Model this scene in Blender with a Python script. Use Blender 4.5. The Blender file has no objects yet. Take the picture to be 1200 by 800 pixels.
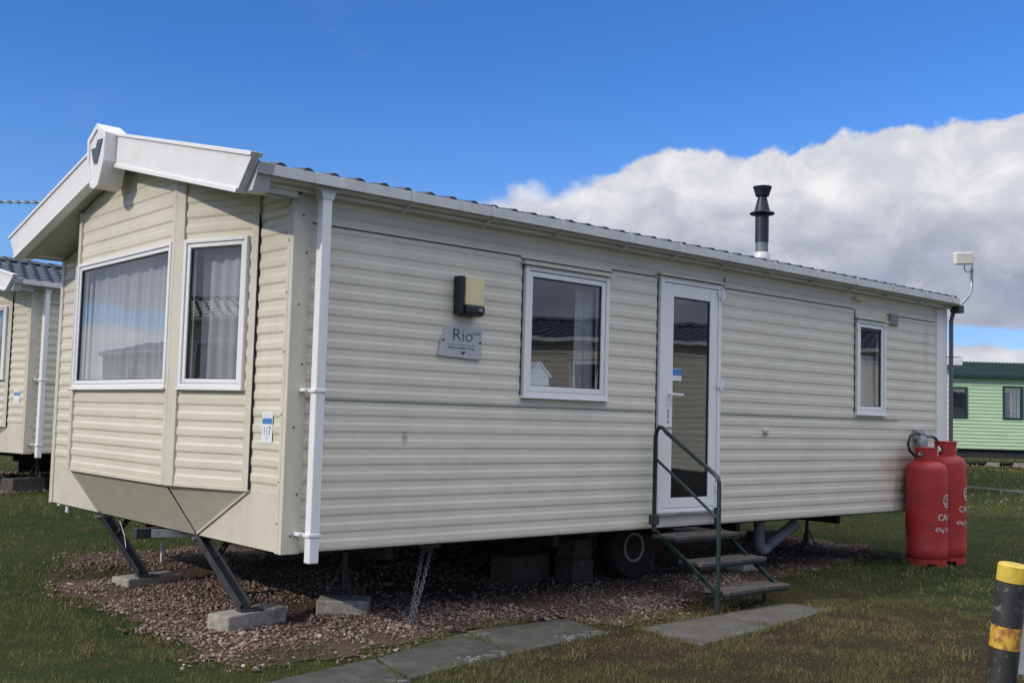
import bpy, bmesh, math, random
import numpy as np
from mathutils import Vector, Matrix
R = math.radians
random.seed(7)
rng = np.random.default_rng(11)
scene = bpy.context.scene
col = scene.collection

# ------------------------------------------------------------------ camera
cam_d = bpy.data.cameras.new('camera')
cam = bpy.data.objects.new('camera', cam_d)
col.objects.link(cam)
cam_d.sensor_width = 36.0
cam_d.lens = 37.825
cam_d.shift_x = -0.0015
cam_d.shift_y = 0.0022
cam_d.clip_start = 0.05
cam_d.clip_end = 3000
CAM = Vector((-3.155, -5.596, 1.341))
fw = Vector((0.65671856, 0.75102301, 0.06844832))
rt = Vector((0.75125371, -0.65943606, 0.02760341))
up = Vector((-0.06586808, -0.03329438, 0.99727272))
m = Matrix((rt, up, -fw)).transposed().to_4x4()
m.translation = CAM
cam.matrix_world = m
scene.camera = cam

# ------------------------------------------------------------------ sun, sky, exposure
SUN_EL, SUN_AZ = R(28), R(9)          # sun travels towards +x, turning slightly to -y
sd = Vector((math.cos(SUN_EL) * math.cos(SUN_AZ), -math.cos(SUN_EL) * math.sin(SUN_AZ), -math.sin(SUN_EL)))
sun_d = bpy.data.lights.new('sun', 'SUN')
sun_d.energy = 2.2
sun_d.angle = R(0.53)
sun_d.color = (1.0, 0.90, 0.76)
sun = bpy.data.objects.new('sun', sun_d)
col.objects.link(sun)
sun.rotation_euler = sd.to_track_quat('-Z', 'Y').to_euler()
sun.location = (-30, 5, 30)

world = bpy.data.worlds.new('World')
scene.world = world
world.use_nodes = True
wt = world.node_tree
for n in list(wt.nodes):
    wt.nodes.remove(n)


class NT:
    """tiny helper for building node trees"""
    def __init__(s, tree):
        s.t = tree

    def n(s, typ, **kw):
        nd = s.t.nodes.new(typ)
        for k, v in kw.items():
            setattr(nd, k, v)
        return nd

    def link(s, a, b):
        s.t.links.new(a, b)

    def put(s, sock, v):
        if hasattr(v, 'is_output') or isinstance(v, bpy.types.NodeSocket):
            s.link(v, sock)
        else:
            sock.default_value = v

    def math(s, op, a, b=0.0, c=0.0, clamp=False):
        nd = s.n('ShaderNodeMath', operation=op, use_clamp=clamp)
        s.put(nd.inputs[0], a)
        s.put(nd.inputs[1], b)
        s.put(nd.inputs[2], c)
        return nd.outputs[0]

    def mix(s, f, a, b, blend='MIX'):
        nd = s.n('ShaderNodeMix', data_type='RGBA', blend_type=blend)
        s.put(nd.inputs[0], f)
        s.put(nd.inputs[6], a)
        s.put(nd.inputs[7], b)
        return nd.outputs[2]

    def noise(s, vec, scale, detail=4, rough=0.55, dist=0.0):
        nd = s.n('ShaderNodeTexNoise')
        if vec is not None:
            s.link(vec, nd.inputs['Vector'])
        nd.inputs['Scale'].default_value = scale
        nd.inputs['Detail'].default_value = detail
        nd.inputs['Roughness'].default_value = rough
        nd.inputs['Distortion'].default_value = dist
        return nd.outputs[0]

    def ramp(s, fac, stops, interp='LINEAR'):
        nd = s.n('ShaderNodeValToRGB')
        cr = nd.color_ramp
        cr.interpolation = interp
        while len(cr.elements) > 1:
            cr.elements.remove(cr.elements[-1])
        first = True
        for p, c in stops:
            if not isinstance(c, (tuple, list)):
                c = (c, c, c)
            if first:
                e = cr.elements[0]
                e.position = p
                first = False
            else:
                e = cr.elements.new(p)
            e.color = (c[0], c[1], c[2], 1)
        s.link(fac, nd.inputs[0])
        return nd.outputs[0]

    def sstep(s, v, lo, hi):
        nd = s.n('ShaderNodeMapRange', interpolation_type='SMOOTHSTEP')
        s.put(nd.inputs[0], v)
        s.put(nd.inputs[1], lo)
        s.put(nd.inputs[2], hi)
        return nd.outputs[0]

    def mapping(s, vec, scale=(1, 1, 1), loc=(0, 0, 0)):
        nd = s.n('ShaderNodeMapping')
        s.link(vec, nd.inputs[0])
        nd.inputs['Scale'].default_value = scale
        nd.inputs['Location'].default_value = loc
        return nd.outputs[0]


w = NT(wt)
sky = w.n('ShaderNodeTexSky', sky_type='NISHITA')
sky.sun_disc = False
sky.sun_elevation = SUN_EL
sky.sun_rotation = math.atan2(-sd.x, -sd.y)
sky.altitude = 0
sky.air_density = 1.0
sky.dust_density = 0.3
sky.ozone_density = 2.5
tc = w.n('ShaderNodeTexCoord')
D = tc.outputs['Generated']
sx = w.n('ShaderNodeSeparateXYZ')
w.link(D, sx.inputs[0])
az = w.math('ARCTAN2', sx.outputs[0], sx.outputs[1])
el = w.math('ARCSINE', sx.outputs[2])
azn = w.math('MULTIPLY_ADD', az, 1 / (2 * math.pi), 0.5)
K = 0.5


def azp(a):
    return (a + math.pi) / (2 * math.pi)


tops = [(-3.1, .2), (-2.5, .22), (-2.1, .26), (-1.6, .2), (-1.2, .34), (-.8, .30), (-.4, .36), (-.1, .22), (0.08, .1), (.24, .134), (.285, .124), (.31, .108), (.5, .1),
        (.6, .17), (.66, .195), (.70, .207), (.753, .218), (.80, .222), (.826, .226), (.838, .243), (.87, .247), (.90, .252), (.94, .246), (.98, .247),
        (1.024, .255), (1.067, .261), (1.11, .266), (1.17, .266), (1.5, .30), (1.9, .26), (2.4, .32), (2.9, .2)]
top = w.math('DIVIDE', w.ramp(azn, [(azp(a), e * 2) for a, e in tops]), 2.0)
n1 = w.noise(D, 13, 7, 0.6, 0.3)
n2 = w.noise(w.mapping(D, (1, 1, 1.8)), 5.0, 6, 0.58, 0.2)
n3 = w.noise(D, 34, 5, 0.6)
bill = w.n('ShaderNodeTexVoronoi', feature='SMOOTH_F1')
w.link(w.mapping(D, (1, 1, 1.2)), bill.inputs['Vector'])
bill.inputs['Scale'].default_value = 24
bill.inputs['Smoothness'].default_value = 0.6
d0 = w.math('SUBTRACT', top, el)
d1 = w.math('ADD', d0, w.math('MULTIPLY', w.math('SUBTRACT', n1, .5), .055))
d1 = w.math('ADD', d1, w.math('MULTIPLY', w.math('SUBTRACT', .45, bill.outputs['Distance']), .016))
d1 = w.math('ADD', d1, w.math('MULTIPLY', w.math('SUBTRACT', n3, .5), .014))
soft = w.math('MULTIPLY_ADD', w.sstep(az, .835, .76), .012, .0045)
mask = w.sstep(d1, -.003, soft)
gapn = w.math('ADD', el, w.math('MULTIPLY', w.math('SUBTRACT', n1, .5), .03))
gap = w.math('MULTIPLY', w.sstep(gapn, .068, .074), w.sstep(gapn, .090, .084))
mask = w.math('MULTIPLY', mask, w.math('SUBTRACT', 1.0, w.math('MULTIPLY', gap, .75)))
# grey body, bright shoulders
bd = w.math('ADD', d1, w.math('MULTIPLY', w.math('SUBTRACT', n2, .5), .22))
grey = w.sstep(bd, .022, .135)
low = w.sstep(el, .085, .06)
grey = w.math('MULTIPLY', grey, w.math('SUBTRACT', 1.0, low))
patch = w.sstep(w.math('ADD', n2, w.math('MULTIPLY', w.math('SUBTRACT', n1, .5), .5)), .53, .72)
grey = w.math('MULTIPLY', grey, w.math('SUBTRACT', 1.0, w.math('MULTIPLY', patch, .6)))
n4 = w.noise(w.mapping(D, (1, 1, 1.5)), 17, 7, .62, .5)
puff = w.math('ADD', w.math('MULTIPLY', w.sstep(n4, .38, .66), .6), w.math('MULTIPLY', w.sstep(bill.outputs['Distance'], .55, .1), .4))
white = w.mix(puff, (6.3, 6.5, 7.1, 1), (9.3, 9.2, 9.3, 1))
ccol = w.mix(grey, white, w.mix(puff, (3.3, 3.6, 4.8, 1), (4.6, 4.9, 5.9, 1)))
# broken bright cloud added high overhead, out of view, to lift the ambient light
ovn = w.noise(w.mapping(D, (1, 1, 1)), 2.6, 7, .6, .4)
over = w.math('MULTIPLY', w.sstep(el, .46, .72), w.sstep(ovn, .40, .56))
wisp = w.sstep(w.noise(w.mapping(D, (1, 1, 2.6)), 3.2, 6, .62, .6), .56, .85)
wisp = w.math('MULTIPLY', wisp, .12)
skyc = w.mix(1.0, sky.outputs[0], (0.46, 0.93, 1.62, 1), 'MULTIPLY')
skyc = w.mix(w.math('MULTIPLY', w.sstep(el, .34, .02), .30), skyc, (4.6, 6.3, 9.2, 1))
skyc = w.mix(wisp, skyc, (5.2, 6.0, 7.2, 1))
final = w.mix(over, w.mix(mask, skyc, ccol), (26.0, 25.4, 24.4, 1))
bg = w.n('ShaderNodeBackground')
bg.inputs[1].default_value = 0.10
w.link(final, bg.inputs[0])
wo = w.n('ShaderNodeOutputWorld')
w.link(bg.outputs[0], wo.inputs[0])

scene.view_settings.view_transform = 'Standard'
scene.view_settings.look = 'None'
scene.view_settings.exposure = 0.0
scene.view_settings.gamma = 1.0
scene.view_settings.use_curve_mapping = False

# ------------------------------------------------------------------ helpers


def tag(o, label=None, cat=None, group=None, kind=None):
    if label:
        o['label'] = label
    if cat:
        o['category'] = cat
    if group:
        o['group'] = group
    if kind:
        o['kind'] = kind
    return o


def empty(name, loc=(0, 0, 0), rz=0):
    o = bpy.data.objects.new(name, None)
    o.empty_display_size = .2
    col.objects.link(o)
    o.location = loc
    o.rotation_euler.z = rz
    return o


class MB:
    """collects shapes; frame maps (u along, z up, n outwards) to space"""
    def __init__(s, O=(0, 0, 0), U=(1, 0, 0), N=(0, 1, 0)):
        s.v, s.f = [], []
        s.O, s.U, s.N = Vector(O), Vector(U).normalized(), Vector(N).normalized()

    def P(s, u, z, n):
        return s.O + s.U * u + s.N * n + Vector((0, 0, z))

    def add(s, vs, fs):
        b = len(s.v)
        s.v += [tuple(v) for v in vs]
        s.f += [[i + b for i in f] for f in fs]

    def box(s, u0, u1, z0, z1, n0, n1):
        vs = [s.P(u, z, n) for z in (z0, z1) for n in (n0, n1) for u in (u0, u1)]
        s.add(vs, [(0, 1, 3, 2), (4, 6, 7, 5), (0, 4, 5, 1), (2, 3, 7, 6), (0, 2, 6, 4), (1, 5, 7, 3)])

    def ring(s, u0, u1, z0, z1, wl, wr, wb, wtp, n0, n1):
        s.box(u0, u0 + wl, z0, z1, n0, n1)
        s.box(u1 - wr, u1, z0, z1, n0, n1)
        s.box(u0 + wl, u1 - wr, z0, z0 + wb, n0, n1)
        s.box(u0 + wl, u1 - wr, z1 - wtp, z1, n0, n1)

    def prism(s, pts, d):
        """pts: world polygon, d: world extrusion vector"""
        n = len(pts)
        d = Vector(d)
        a = [Vector(p) for p in pts]
        s.add(a + [p + d for p in a],
              [tuple(range(n))[::-1], tuple(range(n, 2 * n))] + [(i, (i + 1) % n, (i + 1) % n + n, i + n) for i in range(n)])

    def poly(s, pts):
        s.add([Vector(p) for p in pts], [tuple(range(len(pts)))])

    def bar(s, p, q, wx, wy, side=None):
        """rectangular bar from p to q"""
        p, q = Vector(p), Vector(q)
        t = (q - p).normalized()
        a = Vector(side) if side else (Vector((0, 0, 1)) if abs(t.z) < .9 else Vector((1, 0, 0)))
        b = t.cross(a).normalized()
        a = b.cross(t).normalized()
        vs = [c + a * sa * wx / 2 + b * sb * wy / 2 for c in (p, q) for sa, sb in ((-1, -1), (1, -1), (1, 1), (-1, 1))]
        s.add(vs, [(3, 2, 1, 0), (4, 5, 6, 7)] + [(i, (i + 1) % 4, (i + 1) % 4 + 4, i + 4) for i in range(4)])

    def tube(s, path, r, n=10, closed=False):
        pts = [Vector(p) for p in path]
        k = len(pts)
        rs = r if isinstance(r, (list, tuple)) else [r] * k
        vs = []
        prev = None
        for i, p in enumerate(pts):
            if closed:
                t = (pts[(i + 1) % k] - pts[i - 1]).normalized()
            else:
                t = (pts[min(i + 1, k - 1)] - pts[max(i - 1, 0)]).normalized()
            if prev is None:
                a = Vector((0, 0, 1)) if abs(t.z) < .9 else Vector((1, 0, 0))
            else:
                a = prev
            b = t.cross(a).normalized()
            a = b.cross(t).normalized()
            prev = a
            for j in range(n):
                q = 2 * math.pi * j / n
                vs.append(p + (a * math.cos(q) + b * math.sin(q)) * rs[i])
        fs = []
        rows = k if closed else k - 1
        for i in range(rows):
            for j in range(n):
                i2 = (i + 1) % k
                fs.append((i * n + j, i * n + (j + 1) % n, i2 * n + (j + 1) % n, i2 * n + j))
        if not closed:
            fs.append(tuple(range(n))[::-1])
            fs.append(tuple(range((k - 1) * n, k * n)))
        s.add(vs, fs)

    def lathe(s, prof, n=32, c=(0, 0, 0), axis=(0, 0, 1)):
        """prof: list of (r, h)"""
        ax = Vector(axis).normalized()
        a = Vector((1, 0, 0)) if abs(ax.x) < .9 else Vector((0, 1, 0))
        b = ax.cross(a).normalized()
        a = b.cross(ax).normalized()
        c = Vector(c)
        vs = []
        for r, h in prof:
            for j in range(n):
                q = 2 * math.pi * j / n
                vs.append(c + ax * h + (a * math.cos(q) + b * math.sin(q)) * max(r, 1e-4))
        fs = []
        for i in range(len(prof) - 1):
            for j in range(n):
                fs.append((i * n + j, i * n + (j + 1) % n, (i + 1) * n + (j + 1) % n, (i + 1) * n + j))
        fs.append(tuple(range(n))[::-1])
        fs.append(tuple(range((len(prof) - 1) * n, len(prof) * n)))
        s.add(vs, fs)

    def pieces(s):
        """index sets of shapes standing apart from each other"""
        n = len(s.v)
        par = list(range(n))

        def find(i):
            while par[i] != i:
                par[i] = par[par[i]]
                i = par[i]
            return i
        for f in s.f:
            r0 = find(f[0])
            for i in f[1:]:
                par[find(i)] = r0
        comp = {}
        for i in range(n):
            comp.setdefault(find(i), []).append(i)
        cs = list(comp.values())
        k = len(cs)
        if k < 2 or k > 160:
            return None
        P_ = np.array(s.v, float)
        lo = np.array([P_[c].min(0) for c in cs])
        hi = np.array([P_[c].max(0) for c in cs])
        sz = (hi - lo).max(1)
        gap_ = np.maximum(0, np.maximum(lo[:, None] - hi[None], lo[None] - hi[:, None]))
        near = np.sqrt((gap_ ** 2).sum(2)) <= np.maximum(.02, .5 * np.maximum(sz[:, None], sz[None]))
        lab = list(range(k))
        ch = True
        while ch:
            ch = False
            for i in range(k):
                mn = min(lab[j] for j in range(k) if near[i, j])
                if mn < lab[i]:
                    lab[i] = mn
                    ch = True
        groups_ = {}
        for i, l in enumerate(lab):
            groups_.setdefault(l, []).extend(cs[i])
        return list(groups_.values()) if len(groups_) > 1 else None

    def build(s, name, mat, parent=None, bevel=0.0, smooth=0, recalc=True, seg=2):
        ps = s.pieces()
        if ps:
            out = []
            for idx_ in ps:
                st_ = set(idx_)
                order = sorted(idx_)
                mp_ = {a: b for b, a in enumerate(order)}
                q_ = MB(s.O, s.U, s.N)
                q_.v = [s.v[i] for i in order]
                q_.f = [[mp_[i] for i in f] for f in s.f if f[0] in st_]
                out.append(q_._build(name, mat, parent, bevel, smooth, recalc, seg))
            return out[0]
        return s._build(name, mat, parent, bevel, smooth, recalc, seg)

    def _build(s, name, mat, parent=None, bevel=0.0, smooth=0, recalc=True, seg=2):
        me = bpy.data.meshes.new(name)
        me.from_pydata(s.v, [], s.f)
        if recalc:
            bm = bmesh.new()
            bm.from_mesh(me)
            bmesh.ops.recalc_face_normals(bm, faces=bm.faces)
            bm.to_mesh(me)
            bm.free()
        if smooth:
            me.polygons.foreach_set('use_smooth', [True] * len(me.polygons))
            me.set_sharp_from_angle(angle=R(smooth))
        me.materials.append(mat)
        o = bpy.data.objects.new(name, me)
        col.objects.link(o)
        if parent:
            o.parent = parent
        if bevel:
            md = o.modifiers.new('bevel', 'BEVEL')
            md.width = bevel
            md.segments = seg
            md.limit_method = 'ANGLE'
            md.angle_limit = R(35)
        return o


def text_geo(body, size, align='LEFT', shear=0.0, offset=0.0):
    """triangulated lettering in the xy plane -> (verts, faces)"""
    cu = bpy.data.curves.new('t', 'FONT')
    cu.body = body
    cu.size = size
    cu.align_x = align
    cu.shear = shear
    cu.offset = offset
    cu.resolution_u = 4
    ob = bpy.data.objects.new('t', cu)
    col.objects.link(ob)
    dg = bpy.context.evaluated_depsgraph_get()
    me = ob.evaluated_get(dg).to_mesh()
    vs = [v.co.copy() for v in me.vertices]
    fs = [tuple(p.vertices) for p in me.polygons]
    ob.to_mesh_clear()
    bpy.data.objects.remove(ob)
    bpy.data.curves.remove(cu)
    return vs, fs


# ------------------------------------------------------------------ materials


def mat(name, c, rough=.5, metal=0.0, var=.10, scale=6, bump=0.0, bscale=80, spec=.5, c2=None, c2at=(.55, .7), c2scale=9, streak=0.0, coat=0.0, lichen=0.0, rv=.16):
    mt = bpy.data.materials.new(name)
    mt.use_nodes = True
    t = NT(mt.node_tree)
    bs = mt.node_tree.nodes['Principled BSDF']
    tcn = t.n('ShaderNodeTexCoord')
    ob = tcn.outputs['Object']
    nz = t.noise(ob, scale, 6, .6)
    lo = tuple(x * (1 - var) for x in c) + (1,)
    hi = tuple(min(1, x * (1 + var)) for x in c) + (1,)
    colr = t.mix(t.sstep(nz, .3, .7), lo, hi)
    if streak:
        ns = t.noise(t.mapping(ob, (9, 9, .5)), 2.5, 5, .6)
        colr = t.mix(t.math('MULTIPLY', t.sstep(ns, .5, .8), streak), colr, tuple(x * .45 for x in c) + (1,))
    if c2:
        colr = t.mix(t.sstep(t.noise(ob, c2scale, 7, .65), c2at[0], c2at[1]), colr, tuple(c2) + (1,))
    if lichen:
        lc = t.math('MULTIPLY', t.sstep(t.noise(ob, 2.3, 3, .5), .56, .66), t.sstep(t.noise(ob, 26, 5, .7), .50, .58))
        colr = t.mix(t.math('MULTIPLY', lc, lichen), colr, (.34, .35, .34, 1))
        sp_ = t.sstep(t.noise(ob, 42, 3, .6), .66, .72)
        colr = t.mix(t.math('MULTIPLY', sp_, lichen * .6), colr, (.03, .04, .02, 1))
    t.link(colr, bs.inputs['Base Color'])
    rn = t.math('MULTIPLY_ADD', t.noise(ob, scale * 2.3, 4, .6), rv, rough - rv / 2, True)
    t.link(rn, bs.inputs['Roughness'])
    bs.inputs['Metallic'].default_value = metal
    bs.inputs['Specular IOR Level'].default_value = spec
    if coat:
        bs.inputs['Coat Weight'].default_value = coat
    if bump:
        bp = t.n('ShaderNodeBump')
        bp.inputs['Strength'].default_value = bump
        bp.inputs['Distance'].default_value = .01
        t.link(t.noise(ob, bscale, 5, .65), bp.inputs['Height'])
        t.link(bp.outputs[0], bs.inputs['Normal'])
    return mt


def siding_mat(name, c, smear=None, rough=.34):
    mt = bpy.data.materials.new(name)
    mt.use_nodes = True
    t = NT(mt.node_tree)
    bs = mt.node_tree.nodes['Principled BSDF']
    tcn = t.n('ShaderNodeTexCoord')
    ob = tcn.outputs['Object']
    nz = t.noise(ob, 2.2, 5, .6)
    colr = t.mix(t.sstep(nz, .3, .7), tuple(x * .95 for x in c) + (1,), tuple(x * 1.04 for x in c) + (1,))
    ns = t.noise(t.mapping(ob, (7, 7, .45)), 2.0, 6, .62)
    colr = t.mix(t.math('MULTIPLY', t.sstep(ns, .52, .85), .26), colr, (c[0] * .62, c[1] * .58, c[2] * .5, 1))
    # green-grey grime line sitting along the shelf of every board
    sp = t.n('ShaderNodeSeparateXYZ')
    t.link(ob, sp.inputs[0])
    fr = t.math('FRACT', t.math('DIVIDE', t.math('SUBTRACT', sp.outputs[2], .52), .1))
    line = t.math('MULTIPLY', t.sstep(fr, .74, .9), t.sstep(t.noise(ob, 3.0, 5, .65), .35, .75))
    colr = t.mix(t.math('MULTIPLY', line, .10), colr, (c[0] * .5, c[1] * .52, c[2] * .46, 1))
    speck = t.sstep(t.noise(ob, 55, 2, .5), .71, .76)
    colr = t.mix(t.math('MULTIPLY', speck, .25), colr, (c[0] * .5, c[1] * .45, c[2] * .4, 1))
    if smear:
        for (cx, cz, rx, rz_, cc, amt) in smear:
            dx = t.math('DIVIDE', t.math('SUBTRACT', sp.outputs[0], cx), rx)
            dz = t.math('DIVIDE', t.math('SUBTRACT', sp.outputs[2], cz), rz_)
            dd = t.math('SQRT', t.math('ADD', t.math('MULTIPLY', dx, dx), t.math('MULTIPLY', dz, dz)))
            dd = t.math('ADD', dd, t.math('MULTIPLY', t.math('SUBTRACT', t.noise(ob, 9, 5, .7), .5), 1.1))
            colr = t.mix(t.math('MULTIPLY', t.sstep(dd, 1.0, .15), amt), colr, cc + (1,))
    t.link(colr, bs.inputs['Base Color'])
    t.link(t.math('MULTIPLY_ADD', t.noise(ob, 8, 4, .6), .2, rough - .1), bs.inputs['Roughness'])
    bs.inputs['Specular IOR Level'].default_value = .45
    bp = t.n('ShaderNodeBump')
    bp.inputs['Strength'].default_value = .22
    bp.inputs['Distance'].default_value = .02
    t.link(t.noise(t.mapping(ob, (1, 1, 2.5)), 2.6, 3, .5), bp.inputs['Height'])
    t.link(bp.outputs[0], bs.inputs['Normal'])
    return mt


def glass_mat(name, tint=(.90, .92, .92), r0=.17):
    mt = bpy.data.materials.new(name)
    mt.use_nodes = True
    t = NT(mt.node_tree)
    for n in list(mt.node_tree.nodes):
        mt.node_tree.nodes.remove(n)
    tcn = t.n('ShaderNodeTexCoord')
    bp = t.n('ShaderNodeBump')
    bp.inputs['Strength'].default_value = .03
    bp.inputs['Distance'].default_value = .05
    t.link(t.noise(tcn.outputs['Object'], 1.7, 2, .4), bp.inputs['Height'])
    geo = t.n('ShaderNodeNewGeometry')
    dt = t.n('ShaderNodeVectorMath', operation='DOT_PRODUCT')
    t.link(geo.outputs['Normal'], dt.inputs[0])
    t.link(geo.outputs['Incoming'], dt.inputs[1])
    cs = t.math('ABSOLUTE', dt.outputs['Value'])
    f5 = t.math('POWER', t.math('SUBTRACT', 1.0, cs, clamp=True), 4.2)
    refl = t.math('MULTIPLY_ADD', f5, 1 - r0, r0)
    tr = t.n('ShaderNodeBsdfTransparent')
    tr.inputs[0].default_value = tint + (1,)
    gl = t.n('ShaderNodeBsdfGlossy')
    gl.inputs['Roughness'].default_value = 0.0
    gl.inputs[0].default_value = (.95, .97, 1, 1)
    t.link(bp.outputs[0], gl.inputs['Normal'])
    mx = t.n('ShaderNodeMixShader')
    t.link(refl, mx.inputs[0])
    t.link(tr.outputs[0], mx.inputs[1])
    t.link(gl.outputs[0], mx.inputs[2])
    out = t.n('ShaderNodeOutputMaterial')
    t.link(mx.outputs[0], out.inputs[0])
    return mt


def curtain_mat(name, clear=.27):
    mt = bpy.data.materials.new(name)
    mt.use_nodes = True
    t = NT(mt.node_tree)
    for n in list(mt.node_tree.nodes):
        mt.node_tree.nodes.remove(n)
    tcn = t.n('ShaderNodeTexCoord')
    nz = t.noise(t.mapping(tcn.outputs['Object'], (30, 30, .8)), 1.0, 4, .6)
    cc = t.mix(nz, (.58, .59, .62, 1), (.84, .84, .84, 1))
    df = t.n('ShaderNodeBsdfDiffuse')
    tl = t.n('ShaderNodeBsdfTranslucent')
    tr = t.n('ShaderNodeBsdfTransparent')
    t.link(cc, df.inputs[0])
    t.link(cc, tl.inputs[0])
    a = t.n('ShaderNodeMixShader')
    a.inputs[0].default_value = .16
    t.link(df.outputs[0], a.inputs[1])
    t.link(tl.outputs[0], a.inputs[2])
    b = t.n('ShaderNodeMixShader')
    t.link(t.math('MULTIPLY_ADD', nz, .22, clear - .11), b.inputs[0])
    t.link(a.outputs[0], b.inputs[1])
    t.link(tr.outputs[0], b.inputs[2])
    out = t.n('ShaderNodeOutputMaterial')
    t.link(b.outputs[0], out.inputs[0])
    return mt


def attr_mat(name, rough=.7, trans=0.0, spec=.3, bump=0.0):
    """colour from the mesh's own per-face colours (different stones, different blades)"""
    mt = bpy.data.materials.new(name)
    mt.use_nodes = True
    t = NT(mt.node_tree)
    bs = mt.node_tree.nodes['Principled BSDF']
    at = t.n('ShaderNodeAttribute')
    at.attribute_name = 'tone'
    tcn = t.n('ShaderNodeTexCoord')
    c = t.mix(t.noise(tcn.outputs['Object'], 70, 3, .6), t.mix(1.0, at.outputs[0], (.78, .78, .78, 1), 'MULTIPLY'), at.outputs[0])
    t.link(c, bs.inputs['Base Color'])
    bs.inputs['Roughness'].default_value = rough
    bs.inputs['Specular IOR Level'].default_value = spec
    if bump:
        bp = t.n('ShaderNodeBump')
        bp.inputs['Strength'].default_value = bump
        bp.inputs['Distance'].default_value = .004
        t.link(t.noise(tcn.outputs['Object'], 220, 4, .6), bp.inputs['Height'])
        t.link(bp.outputs[0], bs.inputs['Normal'])
    if trans:
        tl = t.n('ShaderNodeBsdfTranslucent')
        t.link(c, tl.inputs[0])
        mx = t.n('ShaderNodeMixShader')
        mx.inputs[0].default_value = trans
        t.link(bs.outputs[0], mx.inputs[1])
        t.link(tl.outputs[0], mx.inputs[2])
        t.link(mx.outputs[0], mt.node_tree.nodes['Material Output'].inputs[0])
    return mt


CREAM = (.67, .62, .495)
M = {}
M['siding'] = siding_mat('cream_aluminium', CREAM)
M['siding_side'] = siding_mat('cream_aluminium_weathered', (.69, .65, .535), smear=[
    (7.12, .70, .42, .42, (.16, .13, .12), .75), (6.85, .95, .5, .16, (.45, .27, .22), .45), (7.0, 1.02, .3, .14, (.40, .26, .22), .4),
    (.84, 1.19, .035, .06, (.30, .29, .27), .8), (7.45, 2.2, .10, .5, (.5, .45, .36), .5)])
M['trim'] = mat('cream_trim', (.63, .59, .48), .35, var=.05, streak=.12)
M['upvc'] = mat('white_upvc', (.80, .80, .79), .30, var=.02, scale=3, streak=.04, rv=.03)
M['barge'] = mat('white_board', (.76, .74, .72), .42, var=.04, scale=5, streak=.12, rv=.04)
M['soffit'] = mat('soffit_board', (.40, .40, .40), .5, var=.06)
M['gutter'] = mat('gutter_pvc', (.68, .68, .67), .3, var=.05, scale=4, streak=.28)
M['gasket'] = mat('black_gasket', (.02, .02, .022), .5)
M['roof'] = mat('blue_grey_tile', (.014, .026, .055), .5, var=.2, scale=12, bump=.3, bscale=240, c2=(.04, .048, .055), c2at=(.66, .85))
M['navy'] = mat('slate_badge', (.045, .065, .095), .35, var=.15)
M['glass'] = glass_mat('window_glass')
M['net'] = curtain_mat('net_curtain')
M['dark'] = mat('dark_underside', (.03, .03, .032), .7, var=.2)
M['steel'] = mat('dark_steel', (.055, .06, .065), .5, .35, var=.25, scale=14, c2=(.13, .07, .04), c2at=(.62, .74), bump=.2)
M['galv'] = mat('galvanised_steel', (.42, .43, .44), .42, .7, var=.2, scale=16)
M['old_galv'] = mat('weathered_galvanised', (.20, .205, .21), .55, .6, var=.25, scale=16)
M['green'] = mat('dark_green_paint', (.012, .030, .026), .35, var=.2, scale=18, c2=(.05, .05, .045), c2at=(.66, .76))
M['wood'] = mat('weathered_board', (.075, .066, .060), .8, var=.4, scale=22, bump=.5, bscale=60, streak=.2)
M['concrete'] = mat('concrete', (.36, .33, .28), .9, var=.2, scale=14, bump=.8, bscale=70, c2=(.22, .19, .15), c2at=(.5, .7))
M['dark_concrete'] = mat('shade_darkened_concrete', (.085, .076, .066), .9, var=.25, scale=12, bump=.8, bscale=60, c2=(.08, .075, .065), c2at=(.5, .7))  # concrete copy with the shade under the caravans put into its colour
M['slab'] = mat('paving_concrete', (.074, .071, .063), .85, var=.3, scale=7, bump=.7, bscale=70, c2=(.045, .045, .036), c2at=(.46, .60), c2scale=4.2, lichen=.7)
M['slab_pale'] = mat('paving_concrete_pale', (.105, .097, .084), .85, var=.25, scale=7, bump=.7, bscale=70, c2=(.07, .07, .062), c2at=(.48, .66), c2scale=3.6, lichen=.35)
M['red'] = mat('red_paint', (.41, .028, .022), .5, var=.16, scale=4, c2=(.26, .024, .02), c2at=(.52, .72), bump=.08, bscale=40)
M['white'] = mat('white_paint', (.75, .74, .72), .5, var=.08, scale=20)
M['brass'] = mat('brass', (.55, .42, .2), .35, .9)
M['rubber'] = mat('black_rubber', (.015, .015, .016), .75, var=.2)
M['flue'] = mat('flue_black', (.022, .030, .040), .45, .2, var=.2, scale=10)
M['fluegrey'] = mat('flue_grey', (.17, .19, .20), .5, .2)
M['ivory'] = mat('ivory_plastic', (.72, .69, .58), .4, var=.04)
M['diffuser'] = mat('cream_diffuser', (.72, .64, .36), .35, var=.08)
M['conduit'] = mat('grey_conduit', (.13, .145, .16), .45, var=.1)
M['rim'] = mat('old_wheel_paint', (.34, .33, .28), .5, var=.2, c2=(.15, .10, .06), c2at=(.6, .75))
M['black'] = mat('black_plastic', (.014, .016, .022), .4)
M['plate'] = mat('brushed_plate', (.47, .48, .50), .38, .25, var=.06)
M['ink'] = mat('black_ink', (.02, .022, .028), .5)
M['sticker'] = mat('sticker_white', (.80, .80, .83), .4, var=.02)
M['blue'] = mat('sticker_blue', (.05, .22, .55), .4, var=.03)
M['paleink'] = mat('pale_print', (.35, .37, .55), .5)
M['pipe'] = mat('grey_waste_pipe', (.26, .27, .28), .45, var=.12)
M['greyplastic'] = mat('grey_plastic', (.30, .32, .33), .45)
M['room'] = mat('room_wall', (.42, .38, .32), .8)
M['interior_wood'] = mat('room_timber', (.24, .15, .085), .6, var=.2)
M['mint'] = siding_mat('mint_siding', (.48, .66, .42))
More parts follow.
